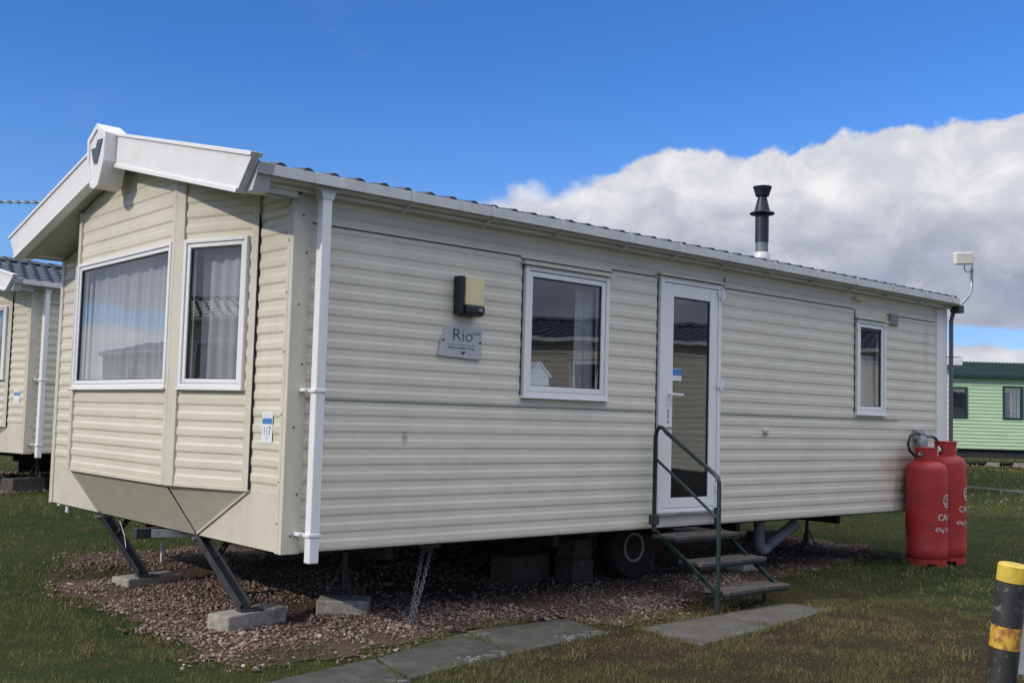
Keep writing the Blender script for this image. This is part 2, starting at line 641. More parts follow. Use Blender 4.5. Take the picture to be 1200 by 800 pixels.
M['darkgreen'] = mat('dark_green_trim', (.012, .045, .040), .4)
M['greenroof'] = mat('dark_green_roof', (.012, .032, .028), .8, spec=.1, var=.2, bump=.4, bscale=90)
M['ornament'] = mat('pale_blue_paint', (.72, .82, .87), .5, var=.03)


def band_mat(name, c, cw, at, amt=1.0, grad=None):
    mt = mat(name, c, .5, var=.18, scale=16, c2=cw, c2at=at, c2scale=30, bump=.3, bscale=120, streak=.3)
    return mt


M['tar'] = band_mat('tarred_post', (.030, .030, .030), (.20, .19, .17), (.55, .72))
M['yellow'] = band_mat('yellow_paint', (.66, .48, .06), (.50, .33, .05), (.60, .8))
M['rustyellow'] = band_mat('rusted_yellow_paint', (.60, .38, .05), (.34, .12, .03), (.45, .62))

# ------------------------------------------------------------------ ground


def vnoise(x, y, s, seed=0):
    """value noise, vectorised"""
    r = np.random.default_rng(seed)
    tab = r.random((256, 256))
    x = np.asarray(x) * s + 1000.3
    y = np.asarray(y) * s + 1000.7
    xi, yi = np.floor(x).astype(int), np.floor(y).astype(int)
    fx, fy = x - xi, y - yi
    fx, fy = fx * fx * (3 - 2 * fx), fy * fy * (3 - 2 * fy)
    a = tab[xi % 256, yi % 256]
    b = tab[(xi + 1) % 256, yi % 256]
    c = tab[xi % 256, (yi + 1) % 256]
    d = tab[(xi + 1) % 256, (yi + 1) % 256]
    return (a * (1 - fx) + b * fx) * (1 - fy) + (c * (1 - fx) + d * fx) * fy


def fbm(x, y, s, seed=0, o=4):
    t, a, n = 0, .5, 0
    for i in range(o):
        t = t + a * vnoise(x, y, s * 2 ** i, seed + i)
        n += a
        a *= .5
    return t / n


def sst(a, b, x):
    t = np.clip((x - a) / (b - a), 0, 1)
    return t * t * (3 - 2 * t)


def hgt(x, y):
    """lie of the land: level under the caravan, rising gently to the plots behind"""
    x, y = np.asarray(x, float), np.asarray(y, float)
    h = np.maximum(.19 * sst(4.8, 8.2, y), .31 * sst(11, 23, x))
    return h + (fbm(x, y, .35, 5, 2) - .5) * .03 * sst(9, 14, np.hypot(x - 3.5, y - 2))


def axis_pts(c, fine, n, far):
    t = np.linspace(-1, 1, n)
    k = 6.0
    return c + np.sinh(t * k) / np.sinh(k) * far + t * fine


gx = axis_pts(4, 8, 181, 900)
gy = axis_pts(1, 8, 181, 900)
GX, GY = np.meshgrid(gx, gy, indexing='ij')
GZ = hgt(GX, GY)
nx, ny = GX.shape
gv = np.stack([GX.ravel(), GY.ravel(), GZ.ravel()], 1)
idx = np.arange(nx * ny).reshape(nx, ny)
gf = np.stack([idx[:-1, :-1].ravel(), idx[1:, :-1].ravel(), idx[1:, 1:].ravel(), idx[:-1, 1:].ravel()], 1)


def np_mesh(name, v, f, mt, tone=None, smooth=False):
    me = bpy.data.meshes.new(name)
    k = f.shape[1]
    me.vertices.add(len(v))
    me.vertices.foreach_set('co', np.ascontiguousarray(v, dtype=np.float32).ravel())
    me.loops.add(f.size)
    me.loops.foreach_set('vertex_index', np.ascontiguousarray(f, dtype=np.int32).ravel())
    me.polygons.add(len(f))
    me.polygons.foreach_set('loop_start', np.arange(0, f.size, k, dtype=np.int32))
    me.polygons.foreach_set('loop_total', np.full(len(f), k, dtype=np.int32))
    if smooth:
        me.polygons.foreach_set('use_smooth', np.ones(len(f), dtype=bool))
    me.update(calc_edges=True)
    me.validate()
    if tone is not None:
        at = me.attributes.new('tone', 'FLOAT_COLOR', 'FACE')
        at.data.foreach_set('color', np.concatenate([tone, np.ones((len(tone), 1))], 1).astype(np.float32).ravel())
    me.materials.append(mt)
    o = bpy.data.objects.new(name, me)
    col.objects.link(o)
    return o


def ground_mat():
    mt = bpy.data.materials.new('turf_soil')
    mt.use_nodes = True
    t = NT(mt.node_tree)
    bs = mt.node_tree.nodes['Principled BSDF']
    ob = t.n('ShaderNodeTexCoord').outputs['Object']
    big = t.noise(ob, .35, 5, .6)
    mid = t.noise(ob, 2.4, 6, .65)
    fine = t.noise(ob, 38, 5, .7)
    c = t.mix(t.sstep(big, .4, .62), (.030, .055, .014, 1), (.055, .070, .020, 1))
    c = t.mix(t.sstep(mid, .55, .75), c, (.085, .070, .032, 1))
    spx = t.n('ShaderNodeSeparateXYZ')
    t.link(ob, spx.inputs[0])
    dryf = t.math('ADD', t.math('MULTIPLY_ADD', spx.outputs[1], -.25, spx.outputs[0]), t.math('MULTIPLY', t.math('SUBTRACT', mid, .5), 3.0))
    dryf = t.math('MULTIPLY', t.math('MULTIPLY', t.sstep(dryf, -.2, 1.8), t.sstep(spx.outputs[1], 4.5, 3.0)), t.sstep(spx.outputs[0], 6.5, 3.0))
    c = t.mix(t.math('MULTIPLY', dryf, .8), c, (.060, .042, .028, 1))
    c = t.mix(t.sstep(fine, .35, .7), t.mix(1.0, c, (.55, .5, .45, 1), 'MULTIPLY'), c)
    t.link(c, bs.inputs['Base Color'])
    bs.inputs['Roughness'].default_value = .95
    bs.inputs['Specular IOR Level'].default_value = .1
    bp = t.n('ShaderNodeBump')
    bp.inputs['Strength'].default_value = .8
    bp.inputs['Distance'].default_value = .03
    t.link(t.noise(ob, 22, 6, .75), bp.inputs['Height'])
    t.link(bp.outputs[0], bs.inputs['Normal'])
    return mt


g = np_mesh('ground', gv, gf, ground_mat(), smooth=True)
tag(g, kind='structure')

GRAVEL = [(.35, 4.3), (-.15, 3.5), (-.45, 2.75), (-.52, 1.8), (-.46, 1.1), (-.40, .55), (-.50, .0), (-.46, -.42), (-.1, -.56), (.3, -.5), (.75, -.40),
          (1.15, -.30), (1.95, -.33), (2.15, -.62), (2.55, -.72), (2.95, -.62), (3.1, -.42), (3.7, -.38), (4.4, -.12), (5.2, .02), (6.1, .22), (7.1, .45), (8.0, .9), (8.1, 4.3)]
SLABS = [
    ([(-.62, -.80), (.24, -.62), (.12, -1.13), (-.72, -1.28)], 'slab', 'cracked grey paving slab at the picture edge, foremost in the row beside the gravel'),
    ([(.27, -.615), (1.11, -.335), (.94, -.955), (.15, -1.10)], 'slab', 'long grey paving slab whose corner meets the hanging chain'),
    ([(1.13, -.335), (1.97, -.35), (1.875, -.83), (.96, -.955)], 'slab', 'dark damp paving slab in the gravel edge, lying before the gap in the row'),
    ([(2.13, -.87), (2.97, -.825), (2.93, -1.31), (2.06, -1.42)], 'slab_pale', 'grey paving slab in the grass just before the foot of the green handrail'),
    ([(2.99, -.82), (3.82, -.81), (3.85, -1.17), (2.955, -1.305)], 'slab_pale', 'pale paving slab directly beneath the lowest wooden step'),
]


def in_poly(x, y, poly):
    inside = np.zeros(x.shape, bool)
    n = len(poly)
    for i in range(n):
        x1, y1 = poly[i]
        x2, y2 = poly[(i + 1) % n]
        c = ((y1 > y) != (y2 > y)) & (x < (x2 - x1) * (y - y1) / (y2 - y1 + 1e-12) + x1)
        inside ^= c
    return inside


def edge_dist(x, y, poly):
    d = np.full(x.shape, 1e9)
    n = len(poly)
    for i in range(n):
        ax, ay = poly[i]
        bx, by = poly[(i + 1) % n]
        vx, vy = bx - ax, by - ay
        t = np.clip(((x - ax) * vx + (y - ay) * vy) / (vx * vx + vy * vy), 0, 1)
        d = np.minimum(d, np.hypot(x - ax - t * vx, y - ay - t * vy))
    return d


def gravel_mask(x, y):
    """signed: >0 inside, with a ragged edge"""
    s = np.where(in_poly(x, y, GRAVEL), 1, -1) * edge_dist(x, y, GRAVEL)
    return s + (fbm(x, y, 3.2, 21, 3) - .5) * .34


# bed under the stones: one sheet 4 mm over the ground
def bed_mat():
    mt = bpy.data.materials.new('stony_soil')
    mt.use_nodes = True
    t = NT(mt.node_tree)
    bs = mt.node_tree.nodes['Principled BSDF']
    ob = t.n('ShaderNodeTexCoord').outputs['Object']
    c = t.mix(t.noise(ob, 30, 5, .7), (.050, .030, .020, 1), (.15, .092, .064, 1))
    c = t.mix(t.sstep(t.noise(ob, 3, 5, .6), .55, .7), c, (.035, .04, .02, 1))
    t.link(c, bs.inputs['Base Color'])
    bs.inputs['Roughness'].default_value = .95
    bp = t.n('ShaderNodeBump')
    bp.inputs['Distance'].default_value = .02
    t.link(t.noise(ob, 60, 5, .7), bp.inputs['Height'])
    t.link(bp.outputs[0], bs.inputs['Normal'])
    return mt


q = .06
bx, by = np.meshgrid(np.arange(-.9, 8.4, q), np.arange(-1.1, 4.6, q), indexing='ij')
mk = gravel_mask(bx + q / 2, by + q / 2)[:-1, :-1] > .05
ii = np.arange(bx.size).reshape(bx.shape)
ff = np.stack([ii[:-1, :-1], ii[1:, :-1], ii[1:, 1:], ii[:-1, 1:]], -1)[mk]
bz = hgt(bx, by) + .004 + .006 * fbm(bx, by, 4, 9, 3)
bed = np_mesh('gravel_bed', np.stack([bx.ravel(), by.ravel(), bz.ravel()], 1), ff, bed_mat(), smooth=True)
tag(bed, kind='structure')

# crushed stones
ico = bmesh.new()
bmesh.ops.create_icosphere(ico, subdivisions=1, radius=1)
iv = np.array([v.co[:] for v in ico.verts])
ifc = np.array([[v.index for v in f.verts] for f in ico.faces])
ico.free()


def stones(n, box, size, keep, tone, lift=.3, seed=3):
    r = np.random.default_rng(seed)
    x = r.uniform(box[0], box[1], n)
    y = r.uniform(box[2], box[3], n)
    k = keep(x, y, r)
    x, y = x[k], y[k]
    n = len(x)
    s = size[0] * (size[1] / size[0]) ** (r.random(n) ** 1.7)
    a = r.uniform(0, 2 * np.pi, n)
    tl = r.uniform(-.5, .5, (n, 2))
    ca, sa = np.cos(a), np.sin(a)
    Rz = np.zeros((n, 3, 3))
    Rz[:, 0, 0], Rz[:, 0, 1], Rz[:, 1, 0], Rz[:, 1, 1], Rz[:, 2, 2] = ca, -sa, sa, ca, 1
    Rx = np.zeros((n, 3, 3))
    c2, s2 = np.cos(tl[:, 0]), np.sin(tl[:, 0])
    Rx[:, 0, 0], Rx[:, 1, 1], Rx[:, 1, 2], Rx[:, 2, 1], Rx[:, 2, 2] = 1, c2, -s2, s2, c2
    sc = np.stack([np.ones(n), r.uniform(.6, 1, n), r.uniform(.45, .8, n)], 1) * s[:, None]
    vv = iv[None] * r.uniform(.72, 1.25, (n, len(iv), 1)) * sc[:, None, :]
    vv = np.einsum('nij,nkj->nki', np.einsum('nij,njk->nik', Rz, Rx), vv)
    z = hgt(x, y) + .008 + s * lift + r.random(n) * .008
    vv += np.stack([x, y, z], 1)[:, None, :]
    f = ifc[None] + (np.arange(n) * len(iv))[:, None, None]
    t = tone(x, y, r, n)
    return vv.reshape(-1, 3), f.reshape(-1, 3), np.repeat(t, len(ifc), 0)


def gravel_tone(x, y, r, n):
    pal = np.array([(.27, .175, .13), (.34, .235, .18), (.21, .14, .105), (.42, .33, .265), (.20, .175, .155), (.14, .09, .065), (.54, .48, .41)])
    p = r.choice(len(pal), n, p=[.28, .22, .17, .12, .1, .08, .03])
    t = pal[p] * r.uniform(.75, 1.15, (n, 1))
    damp = sst(.52, .68, fbm(x, y, 1.6, 31, 3))[:, None]
    return t * (1 - .45 * damp)


def keep_slab(x, y):
    k = np.ones(x.shape, bool)
    for q_, _, _ in SLABS:
        k &= ~in_poly(x, y, q_)
    return k


def moss_zone(x, y):
    """mossy corner before the first slab, and the damp soil behind the bay"""
    a = np.exp(-(((x + .12) / .36) ** 2 + ((y + .32) / .26) ** 2) ** 1.5)
    b_ = np.exp(-(((x + .05) / .50) ** 2 + ((y - 3.25) / .42) ** 2) ** 1.5)
    return np.clip(np.maximum(a, b_) * (.55 + 1.1 * fbm(x, y, 5, 35, 3)), 0, 1)


def kg(x, y, r):
    mk = gravel_mask(x, y)
    dens = np.where((x < 1.6) | (y < .5), .9, .40) * sst(-.12, .16, mk + (r.random(x.shape) - .5) * .16)
    dens = dens * (1 - .85 * sst(.48, .66, fbm(x, y, 2.2, 33, 3))) * (1 - .75 * moss_zone(x, y))
    return (r.random(x.shape) < dens) & keep_slab(x, y)


v_, f_, t_ = stones(150000, (-.95, 8.3, -1.0, 4.5), (.0045, .0165), kg, gravel_tone)
v2_, f2_, t2_ = stones(900, (-.9, 4.5, -.9, 4.2), (.014, .034), kg, gravel_tone, lift=.22, seed=17)
f_ = np.concatenate([f_, f2_ + len(v_)])
v_ = np.concatenate([v_, v2_])
t_ = np.concatenate([t_, t2_])
gravel = np_mesh('gravel', v_, f_, attr_mat('pink_granite_chips', .85, bump=.4), t_)
tag(gravel, 'loose pink and grey granite chips spread beneath the caravan', 'gravel', kind='stuff')

# gravel under the neighbours (their plots)
N1_LOC, N1_YAW = Vector((1.261, 8.909, .19)), .2553
cN, sN = math.cos(N1_YAW), math.sin(N1_YAW)


def kn(x, y, r):
    lx = (x - N1_LOC.x) * cN + (y - N1_LOC.y) * sN
    ly = -(x - N1_LOC.x) * sN + (y - N1_LOC.y) * cN
    e = (fbm(x, y, 2.5, 41, 3) - .5) * .5
    return (lx > -.35 + e) & (ly > .05 + e) & (ly < 4.3) & (lx < 6)


v_, f_, t_ = stones(9000, (-1.5, 5, 8, 14), (.012, .03), kn, gravel_tone, seed=5)
o = np_mesh('gravel', v_, f_, gravel.data.materials[0], t_)
tag(o, 'pink stone chips under the cream caravan at the left edge', 'gravel', kind='stuff')

# paths
pm = mat('path_concrete', (.09, .092, .085), .95, spec=.05, var=.2, bump=.5, bscale=40)


def path_strip(p, q, wid):
    p, q = np.array(p, float), np.array(q, float)
    n = 60
    t = np.linspace(0, 1, n)
    d = (q - p) / np.linalg.norm(q - p)
    nn = np.array([-d[1], d[0]])
    L = p + (q - p) * t[:, None] + nn * wid / 2
    Rr = p + (q - p) * t[:, None] - nn * wid / 2
    v = np.concatenate([L, Rr])
    v = np.concatenate([v, (hgt(v[:, 0], v[:, 1]) + .012)[:, None]], 1)
    f = np.array([[i, i + n, i + n + 1, i + 1] for i in range(n - 1)])
    o = np_mesh('path', v, f, pm)
    return tag(o, kind='structure')


path_strip((16.5, -2.3), (20.2, 14.6), .5)

# ------------------------------------------------------------------ siding
PITCH = .1
PROF = [(0, .0012), (.04, .0026), (.09, .0056), (.15, .0074), (.22, .0080), (.47, .0080), (.53, .0073), (.58, .0050), (.63, .0026), (.70, .0017), (.88, .0014), (1.0, .0012)]


def clip(poly, a, b, c):
    """keep a*u+b*z<=c ; points are (u,z,off)"""
    out = []
    n = len(poly)
    for i in range(n):
        p, q2 = poly[i], poly[(i + 1) % n]
        dp, dq = a * p[0] + b * p[1] - c, a * q2[0] + b * q2[1] - c
        if dp <= 1e-9:
            out.append(p)
        if (dp < -1e-9 and dq > 1e-9) or (dp > 1e-9 and dq < -1e-9):
            t = dp / (dp - dq)
            out.append(tuple(p[k] + (q2[k] - p[k]) * t for k in range(3)))
    return out


def siding(mb, u0, u1, z0, z1, holes=(), planes=(), phase=.52, k=1.0):
    zs = []
    i0 = math.floor((z0 - phase) / PITCH) - 1
    i1 = math.ceil((z1 - phase) / PITCH) + 1
    for i in range(i0, i1):
        for t, o in PROF:
            zs.append((phase + (i + t) * PITCH, o * k))
    us = sorted({u0, u1, *[h[0] for h in holes], *[h[1] for h in holes]})
    for a, b in zip(us[:-1], us[1:]):
        hs = sorted([(h[2], h[3]) for h in holes if h[0] <= a + 1e-6 and h[1] >= b - 1e-6])
        spans, z = [], z0
        for h in hs:
            spans.append((z, h[0]))
            z = h[1]
        spans.append((z, z1))
        for s0, s1 in spans:
            if s1 - s0 < 1e-4:
                continue
            for (za, oa), (zb, ob) in zip(zs[:-1], zs[1:]):
                if zb < s0 - 1e-6 or za > s1 + 1e-6:
                    continue
                pl = [(a, za, oa), (b, za, oa), (b, zb, ob), (a, zb, ob)]
                pl = clip(pl, 0, 1, s1)
                pl = clip(pl, 0, -1, -s0) if len(pl) > 2 else pl
                for c in planes:
                    pl = clip(pl, *c) if len(pl) > 2 else pl
                if len(pl) > 2:
                    mb.poly([mb.P(*p) for p in pl])


# ------------------------------------------------------------------ static caravan
W_, L_ = 3.95, 7.86
ZB = .52            # underside of the walls
SL = .235           # roof slope
YC = W_ / 2
DB, YA, YB, ZA = .24, 1.085, .41, .861      # bay depth, bay corners, lower edge of the bay


def zs_(y):
    return 2.578 + SL * (YC - abs(y - YC))


def zr_(y):
    return 2.745 + SL * (YC + .2 - abs(y - YC))


def window(parent, O, U, N, u0, u1, z0, z1, fw_=.032, sw=.038, net=None, cap=True, name='window'):
    """frame > sash, pane, drip_cap, curtain"""
    b = MB(O, U, N)
    b.ring(u0, u1, z0, z1, fw_, fw_, fw_, fw_, -.05, .030)
    b.box(u0 - .01, u1 + .01, z0 - .016, z0 - .001, -.01, .044)
    fr = b.build(name, M['upvc'], parent, bevel=.004)
    b = MB(O, U, N)
    e = .003
    b.ring(u0 + fw_ + e, u1 - fw_ - e, z0 + fw_ + e, z1 - fw_ - e, sw, sw, sw, sw, -.04, .021)
    b.build('sash', M['upvc'], fr, bevel=.005)
    i = fw_ + sw + e
    b = MB(O, U, N)
    b.ring(u0 + i + .0005, u1 - i - .0005, z0 + i + .0005, z1 - i - .0005, .005, .005, .005, .007, -.02, .012)
    b.build('gasket', M['gasket'], fr)
    b = MB(O, U, N)
    pp = [b.P(u0 + i - .01, z0 + i - .01, .004), b.P(u1 - i + .01, z0 + i - .01, .004), b.P(u1 - i + .01, z1 - i + .01, .004), b.P(u0 + i - .01, z1 - i + .01, .004)]
    if b.U.cross(Vector((0, 0, 1))).dot(b.N) < 0:
        pp = pp[::-1]
    b.poly(pp)
    b.build('pane', M['glass'], fr, recalc=False)
    if cap:
        b = MB(O, U, N)
        b.prism([b.P(u0 - .03, z1 + .024, 0), b.P(u0 - .03, z1 + .018, .052), b.P(u0 - .03, z1 + .004, .052), b.P(u0 - .03, z1 + .012, 0)], b.U * (u1 - u0 + .06))
        b.build('drip_cap', M['trim'], fr)
    return fr


def net(parent, O, U, N, u0, u1, z0, z1, n, amp=.018, freq=55, seed=0):
    r = random.Random(seed)
    b = MB(O, U, N)
    cols = int((u1 - u0) / .006)
    ph = [r.uniform(0, 6.28) for _ in range(4)]
    rows = [z0, z0 + (z1 - z0) * .33, z0 + (z1 - z0) * .66, z1]
    pts = []
    for i in range(cols + 1):
        u = u0 + (u1 - u0) * i / cols
        for k, z in enumerate(rows):
            wv = math.sin(u * freq + ph[0] + .5 * math.sin(u * 17 + ph[1]) + k * .16) * .6 + math.sin(u * freq * .43 + ph[2] + k * .1) * .5
            pts.append(b.P(u + .004 * math.sin(k + u * 30), z, n + amp * wv * (1.15 - .25 * k / 3)))
    fs = []
    for i in range(cols):
        for k in range(3):
            fs.append((i * 4 + k, (i + 1) * 4 + k, (i + 1) * 4 + k + 1, i * 4 + k + 1))
    b.add(pts, fs)
    return b.build('net_curtain', M['net'], parent, smooth=80, recalc=False)


car = empty('static_caravan')
tag(car, 'large cream static caravan with bay window front, filling most of the picture', 'static caravan', 'static caravans')
SO, SU, SN = (0, 0, 0), (1, 0, 0), (0, -1, 0)      # door side
FO, FU, FN = (0, 0, 0), (0, 1, 0), (-1, 0, 0)      # front

# side wall with door
W1 = (1.816, 2.659, 1.493, 2.406)
DR = (3.239, 4.004, .633, 2.486)
W2 = (6.092, 6.615, 1.470, 2.376)
ins = .012
holes = [(h[0] + ins, h[1] - ins, h[2] + ins, h[3] - ins) for h in (W1, DR, W2)]
b = MB(SO, SU, SN)
siding(b, .0, L_, ZB, 2.626, holes, k=.66)
side = b.build('side_wall', M['siding_side'], car, recalc=False)
# joints between the wall sheets
b = MB(SO, SU, SN)
for u0, u1, z in ((.115, 1.78, 2.462), (1.78, 2.70, 2.448), (2.70, 3.20, 2.470), (4.06, 6.05, 2.468), (6.66, 7.62, 2.462)):
    b.box(u0, u1, z, z + .007, 0, .0122)
for u0, u1, z in ((.115, 3.2, 1.418), (4.03, 6.9, 1.418)):
    b.box(u0, u1, z, z + .0016, 0, .0092)
for u, z0, z1 in ((1.80, 1.50, 2.45), (3.222, .64, 2.47), (6.072, 1.48, 2.465), (4.06, 2.49, 2.56)):
    b.box(u, u + .005, z0, z1, 0, .0118)
b.build('sheet_joint', M['gasket'], side)
# far side wall, rear wall
b = MB((0, W_, 0), (1, 0, 0), (0, 1, 0))
siding(b, 0, L_, ZB, 2.578)
b.build('side_wall', M['siding'], car, recalc=False)
b = MB((L_, 0, 0), (0, 1, 0), (1, 0, 0))
siding(b, 0, W_, ZB, 3.05, (), [(-SL, 1, 2.578), (SL, 1, 2.578 + SL * W_)])
b.build('rear_wall', M['siding'], car, recalc=False)

# front: narrow flat strips each side of the bay
b = MB(FO, FU, FN)
siding(b, 0, YB, ZA, 2.70, (), [(-SL, 1, 2.578)], phase=.50)
b2 = MB(FO, FU, FN)
siding(b2, W_ - YB, W_, ZA, 2.70, (), [(SL, 1, 2.578 + SL * W_)], phase=.50)
b2.build('front_wall', M['siding'], car, recalc=False)
front = b.build('front_wall', M['siding'], car, recalc=False)
# bay facets
fa = Vector((-DB, YA, 0))
fb = Vector((0, YB, 0))
ul = (fa - fb).length
UR = (fa - fb).normalized()
NR = Vector((-UR.y, UR.x, 0))
if NR.x > 0:
    NR = -NR
fc, fd = Vector((-DB, W_ - YA, 0)), Vector((0, W_ - YB, 0))
UL = (fd - fc).normalized()
NL = Vector((-UL.y, UL.x, 0))
if NL.x > 0:
    NL = -NL
CW = (1.125, 2.825, 1.475, 2.425)         # middle window (along y)
RW = (.085, ul - .085, 1.475, 2.425)      # angled windows
h_ = lambda q_: (q_[0] + ins, q_[1] - ins, q_[2] + ins, q_[3] - ins)
bay = MB((-DB, 0, 0), (0, 1, 0), (-1, 0, 0))
siding(bay, YA, W_ - YA, ZA, 3.05, [h_(CW)], [(-SL, 1, 2.578), (SL, 1, 2.578 + SL * W_)], phase=ZA)
rb = MB(fb, UR, NR)
k_ = SL * (YA - YB) / ul
siding(rb, 0, ul, ZA, 3.0, [h_(RW)], [(-k_, 1, zs_(YB))], phase=ZA)
lb = MB(fc, UL, NL)
siding(lb, 0, ul, ZA, 3.0, [h_(RW)], [(k_, 1, zs_(YA))], phase=ZA)
for q_ in (rb, lb):
    bay.add(q_.v, q_.f)
bayo = bay.build('bay_wall', M['siding'], car, recalc=False)
# posts of the bay
post = MB((-DB, 0, 0), (0, 1, 0), (-1, 0, 0))
post.box(YA - .003, YA + .048, ZA - .012, zs_(YA) - .004, -.02, .021)
post.box(W_ - YA - .048, W_ - YA + .003, ZA - .012, zs_(YA) - .004, -.02, .021)
b2 = MB(fb, UR, NR)
b2.box(ul - .075, ul + .004, ZA - .014, zs_(YA) - .01, -.02, .019)
b2.box(.0, .052, ZA - .012, zs_(YB) - .004, -.02, .024)
b3 = MB(fc, UL, NL)
b3.box(-.004, .075, ZA - .014, zs_(YA) - .01, -.02, .019)
b3.box(ul - .052, ul, ZA - .012, zs_(YB) - .004, -.02, .024)
for q_ in (b2, b3):
    post.add(q_.v, q_.f)
post.build('corner_post', M['trim'], bayo, bevel=.003)
b = MB(fb, UR, NR)
b.box(-.003, .0, ZA, 2.55, .0, .024)
b.build('post_gap', M['gasket'], bayo)
# underside of the bay and the plain apron
YP = 1.0976
E_ = .004
b = MB()
b.poly([(-DB, YA, ZA), (-DB, W_ - YA, ZA), (-E_, W_ - YP, ZB), (-E_, YP, ZB)])
b.poly([(-DB, YA, ZA), (-E_, YP, ZB), (-E_, YB, ZA)])
b.poly([(-DB, W_ - YA, ZA), (-E_, W_ - YB, ZA), (-E_, W_ - YP, ZB)])
b.build('bay_underside', M['trim'], car, recalc=False)
b = MB()
b.prism([(0, 0, ZB), (0, YP, ZB), (0, YB, ZA), (0, 0, ZA)], (-.003, 0, 0))
b.prism([(0, W_, ZB), (0, W_, ZA), (0, W_ - YB, ZA), (0, W_ - YP, ZB)], (-.003, 0, 0))
b.build('apron', M['trim'], car)
b = MB()
b.bar((-DB - .001, YA, ZA - .004), (-.007, YP, ZB + .004), .006, .006)
b.build('panel_joint', M['gasket'], car)
b = MB()
b.bar((-.009, YB, ZA - .008), (-.009, YP, ZB + .005), .012, .016)
b.build('panel_trim', M['trim'], car)
b = MB((-DB, 0, 0), (0, 1, 0), (-1, 0, 0))
b.box(YA + .05, W_ - YA - .05, ZA - .014, ZA + .010, -.015, .016)
b2 = MB(fb, UR, NR)
b2.box(.054, ul - .077, ZA - .014, ZA + .010, -.015, .015)
b.add(b2.v, b2.f)
b.build('sill_trim', M['trim'], bayo, bevel=.002)
# corner trims
b = MB()
b.box(-.016, .105, ZB - .006, 2.622, -.0175, .02)
b.box(-.017, .02, ZB - .006, 2.584, .021, .052)
b.box(-.016, .105, ZB - .006, 2.622, W_ - .02, W_ + .0175)
b.box(-.017, .02, ZB - .006, 2.584, W_ - .052, W_ - .021)
ct = b.build('corner_trim', M['trim'], car, bevel=.004)
b = MB()
for z in (.62, .86, 1.25, 1.62, 1.97, 2.28, 2.5):
    b.lathe([(.006, 0), (.006, .003)], 8, (.055 + .02 * math.sin(z * 9), -.0175, z), (0, -1, 0))
    b.lathe([(.005, 0), (.005, .003)], 8, (-.017, .035, z + .07), (-1, 0, 0))
b.build('screw', M['gasket'], ct)
b = MB()
b.box(7.655, L_ + .014, ZB - .006, 2.622, -.018, .02)
b.box(L_ - .02, L_ + .016, ZB - .006, 2.584, .021, .14)
b.build('corner_trim', M['upvc'], car, bevel=.004)

# windows
wo1 = window(car, SO, SU, SN, *W1)
wo2 = window(car, SO, SU, SN, *W2, fw_=.034, sw=.036)
wc = window(car, (-DB, 0, 0), (0, 1, 0), (-1, 0, 0), *CW, fw_=.026, sw=.026, cap=False)
wr = window(car, fb, UR, NR, *RW, fw_=.026, sw=.026, cap=False)
wl = window(car, fc, UL, NL, *RW, fw_=.026, sw=.026, cap=False)
net(wc, (-DB, 0, 0), (0, 1, 0), (-1, 0, 0), CW[0] + .10, CW[1] + .02, 1.44, 2.50, -.10, seed=1)
net(wr, fb, UR, NR, RW[0] - .02, RW[1] - .065, 1.44, 2.50, -.10, seed=2)
net(wl, fc, UL, NL, RW[0] + .1, RW[1], 1.44, 2.50, -.10, seed=3)
net(wo1, SO, SU, SN, W1[1] - .19, W1[1] - .03, 1.44, 2.45, -.13, amp=.02, seed=4)
net(wo1, SO, SU, SN, W1[0] + .05, W1[0] + .115, 1.44, 2.45, -.13, amp=.02, seed=5)
net(wo2, SO, SU, SN, W2[0] + .03, W2[1] - .03, 1.44, 2.05, -.10, amp=.012, seed=6)

# door
b = MB(SO, SU, SN)
b.ring(DR[0], DR[1], DR[2], DR[3], .042, .042, .03, .042, -.05, .030)
dr = b.build('door', M['upvc'], car, bevel=.004)
dr['label'] = 'white glazed door'
b = MB(SO, SU, SN)
GL = (3.402, 3.862, .745, 2.335)
b.box(DR[0] + .046, GL[0], DR[2] + .034, DR[3] - .046, -.03, .024)
b.box(GL[1], DR[1] - .046, DR[2] + .034, DR[3] - .046, -.03, .024)
b.box(GL[0], GL[1], DR[2] + .034, GL[2], -.03, .024)
b.box(GL[0], GL[1], GL[3], DR[3] - .046, -.03, .024)
b.build('leaf', M['upvc'], dr, bevel=.005)
b = MB(SO, SU, SN)
b.ring(GL[0] + .0005, GL[1] - .0005, GL[2] + .0005, GL[3] - .0005, .006, .006, .006, .008, -.02, .014)
b.build('gasket', M['gasket'], dr)
b = MB(SO, SU, SN)
b.poly([b.P(GL[0], GL[2], .006), b.P(GL[1], GL[2], .006), b.P(GL[1], GL[3], .006), b.P(GL[0], GL[3], .006)])
b.build('pane', M['glass'], dr, recalc=False)
b = MB(SO, SU, SN)
b.box(3.335, 3.362, 1.47, 1.62, .024, .032)
b.bar(b.P(3.349, 1.560, .030), b.P(3.349, 1.560, .075), .022, .022)
b.bar(b.P(3.338, 1.560, .070), b.P(3.478, 1.558, .070), .020, .014)
b.build('handle', M['upvc'], dr, bevel=.004)
b = MB(SO, SU, SN)
for z in (1.43, 1.345):
    b.lathe([(.012, 0), (.012, .008)], 12, b.P(3.349, z, .024), (0, -1, 0))
b.box(3.342, 3.354, 1.37, 1.41, .024, .030)
b.box(3.338, 3.40, 1.290, 1.306, .024, .034)
b.build('lock', M['galv'], dr, bevel=.002)
for z in (2.405, 1.66, .82):
    b = MB(SO, SU, SN)
    b.lathe([(.011, -.055), (.011, .055)], 12, b.P(DR[1] - .012, z + .0, .042))
    b.box(DR[1] - .058, DR[1] + .034, z - .028, z + .028, .031, .040)
    b.build('hinge', M['upvc'], dr, bevel=.003)
b = MB(SO, SU, SN)
b.box(3.405, 3.525, 1.670, 1.765, .0075, .0085)
st = b.build('sticker', M['sticker'], dr)
b = MB(SO, SU, SN)
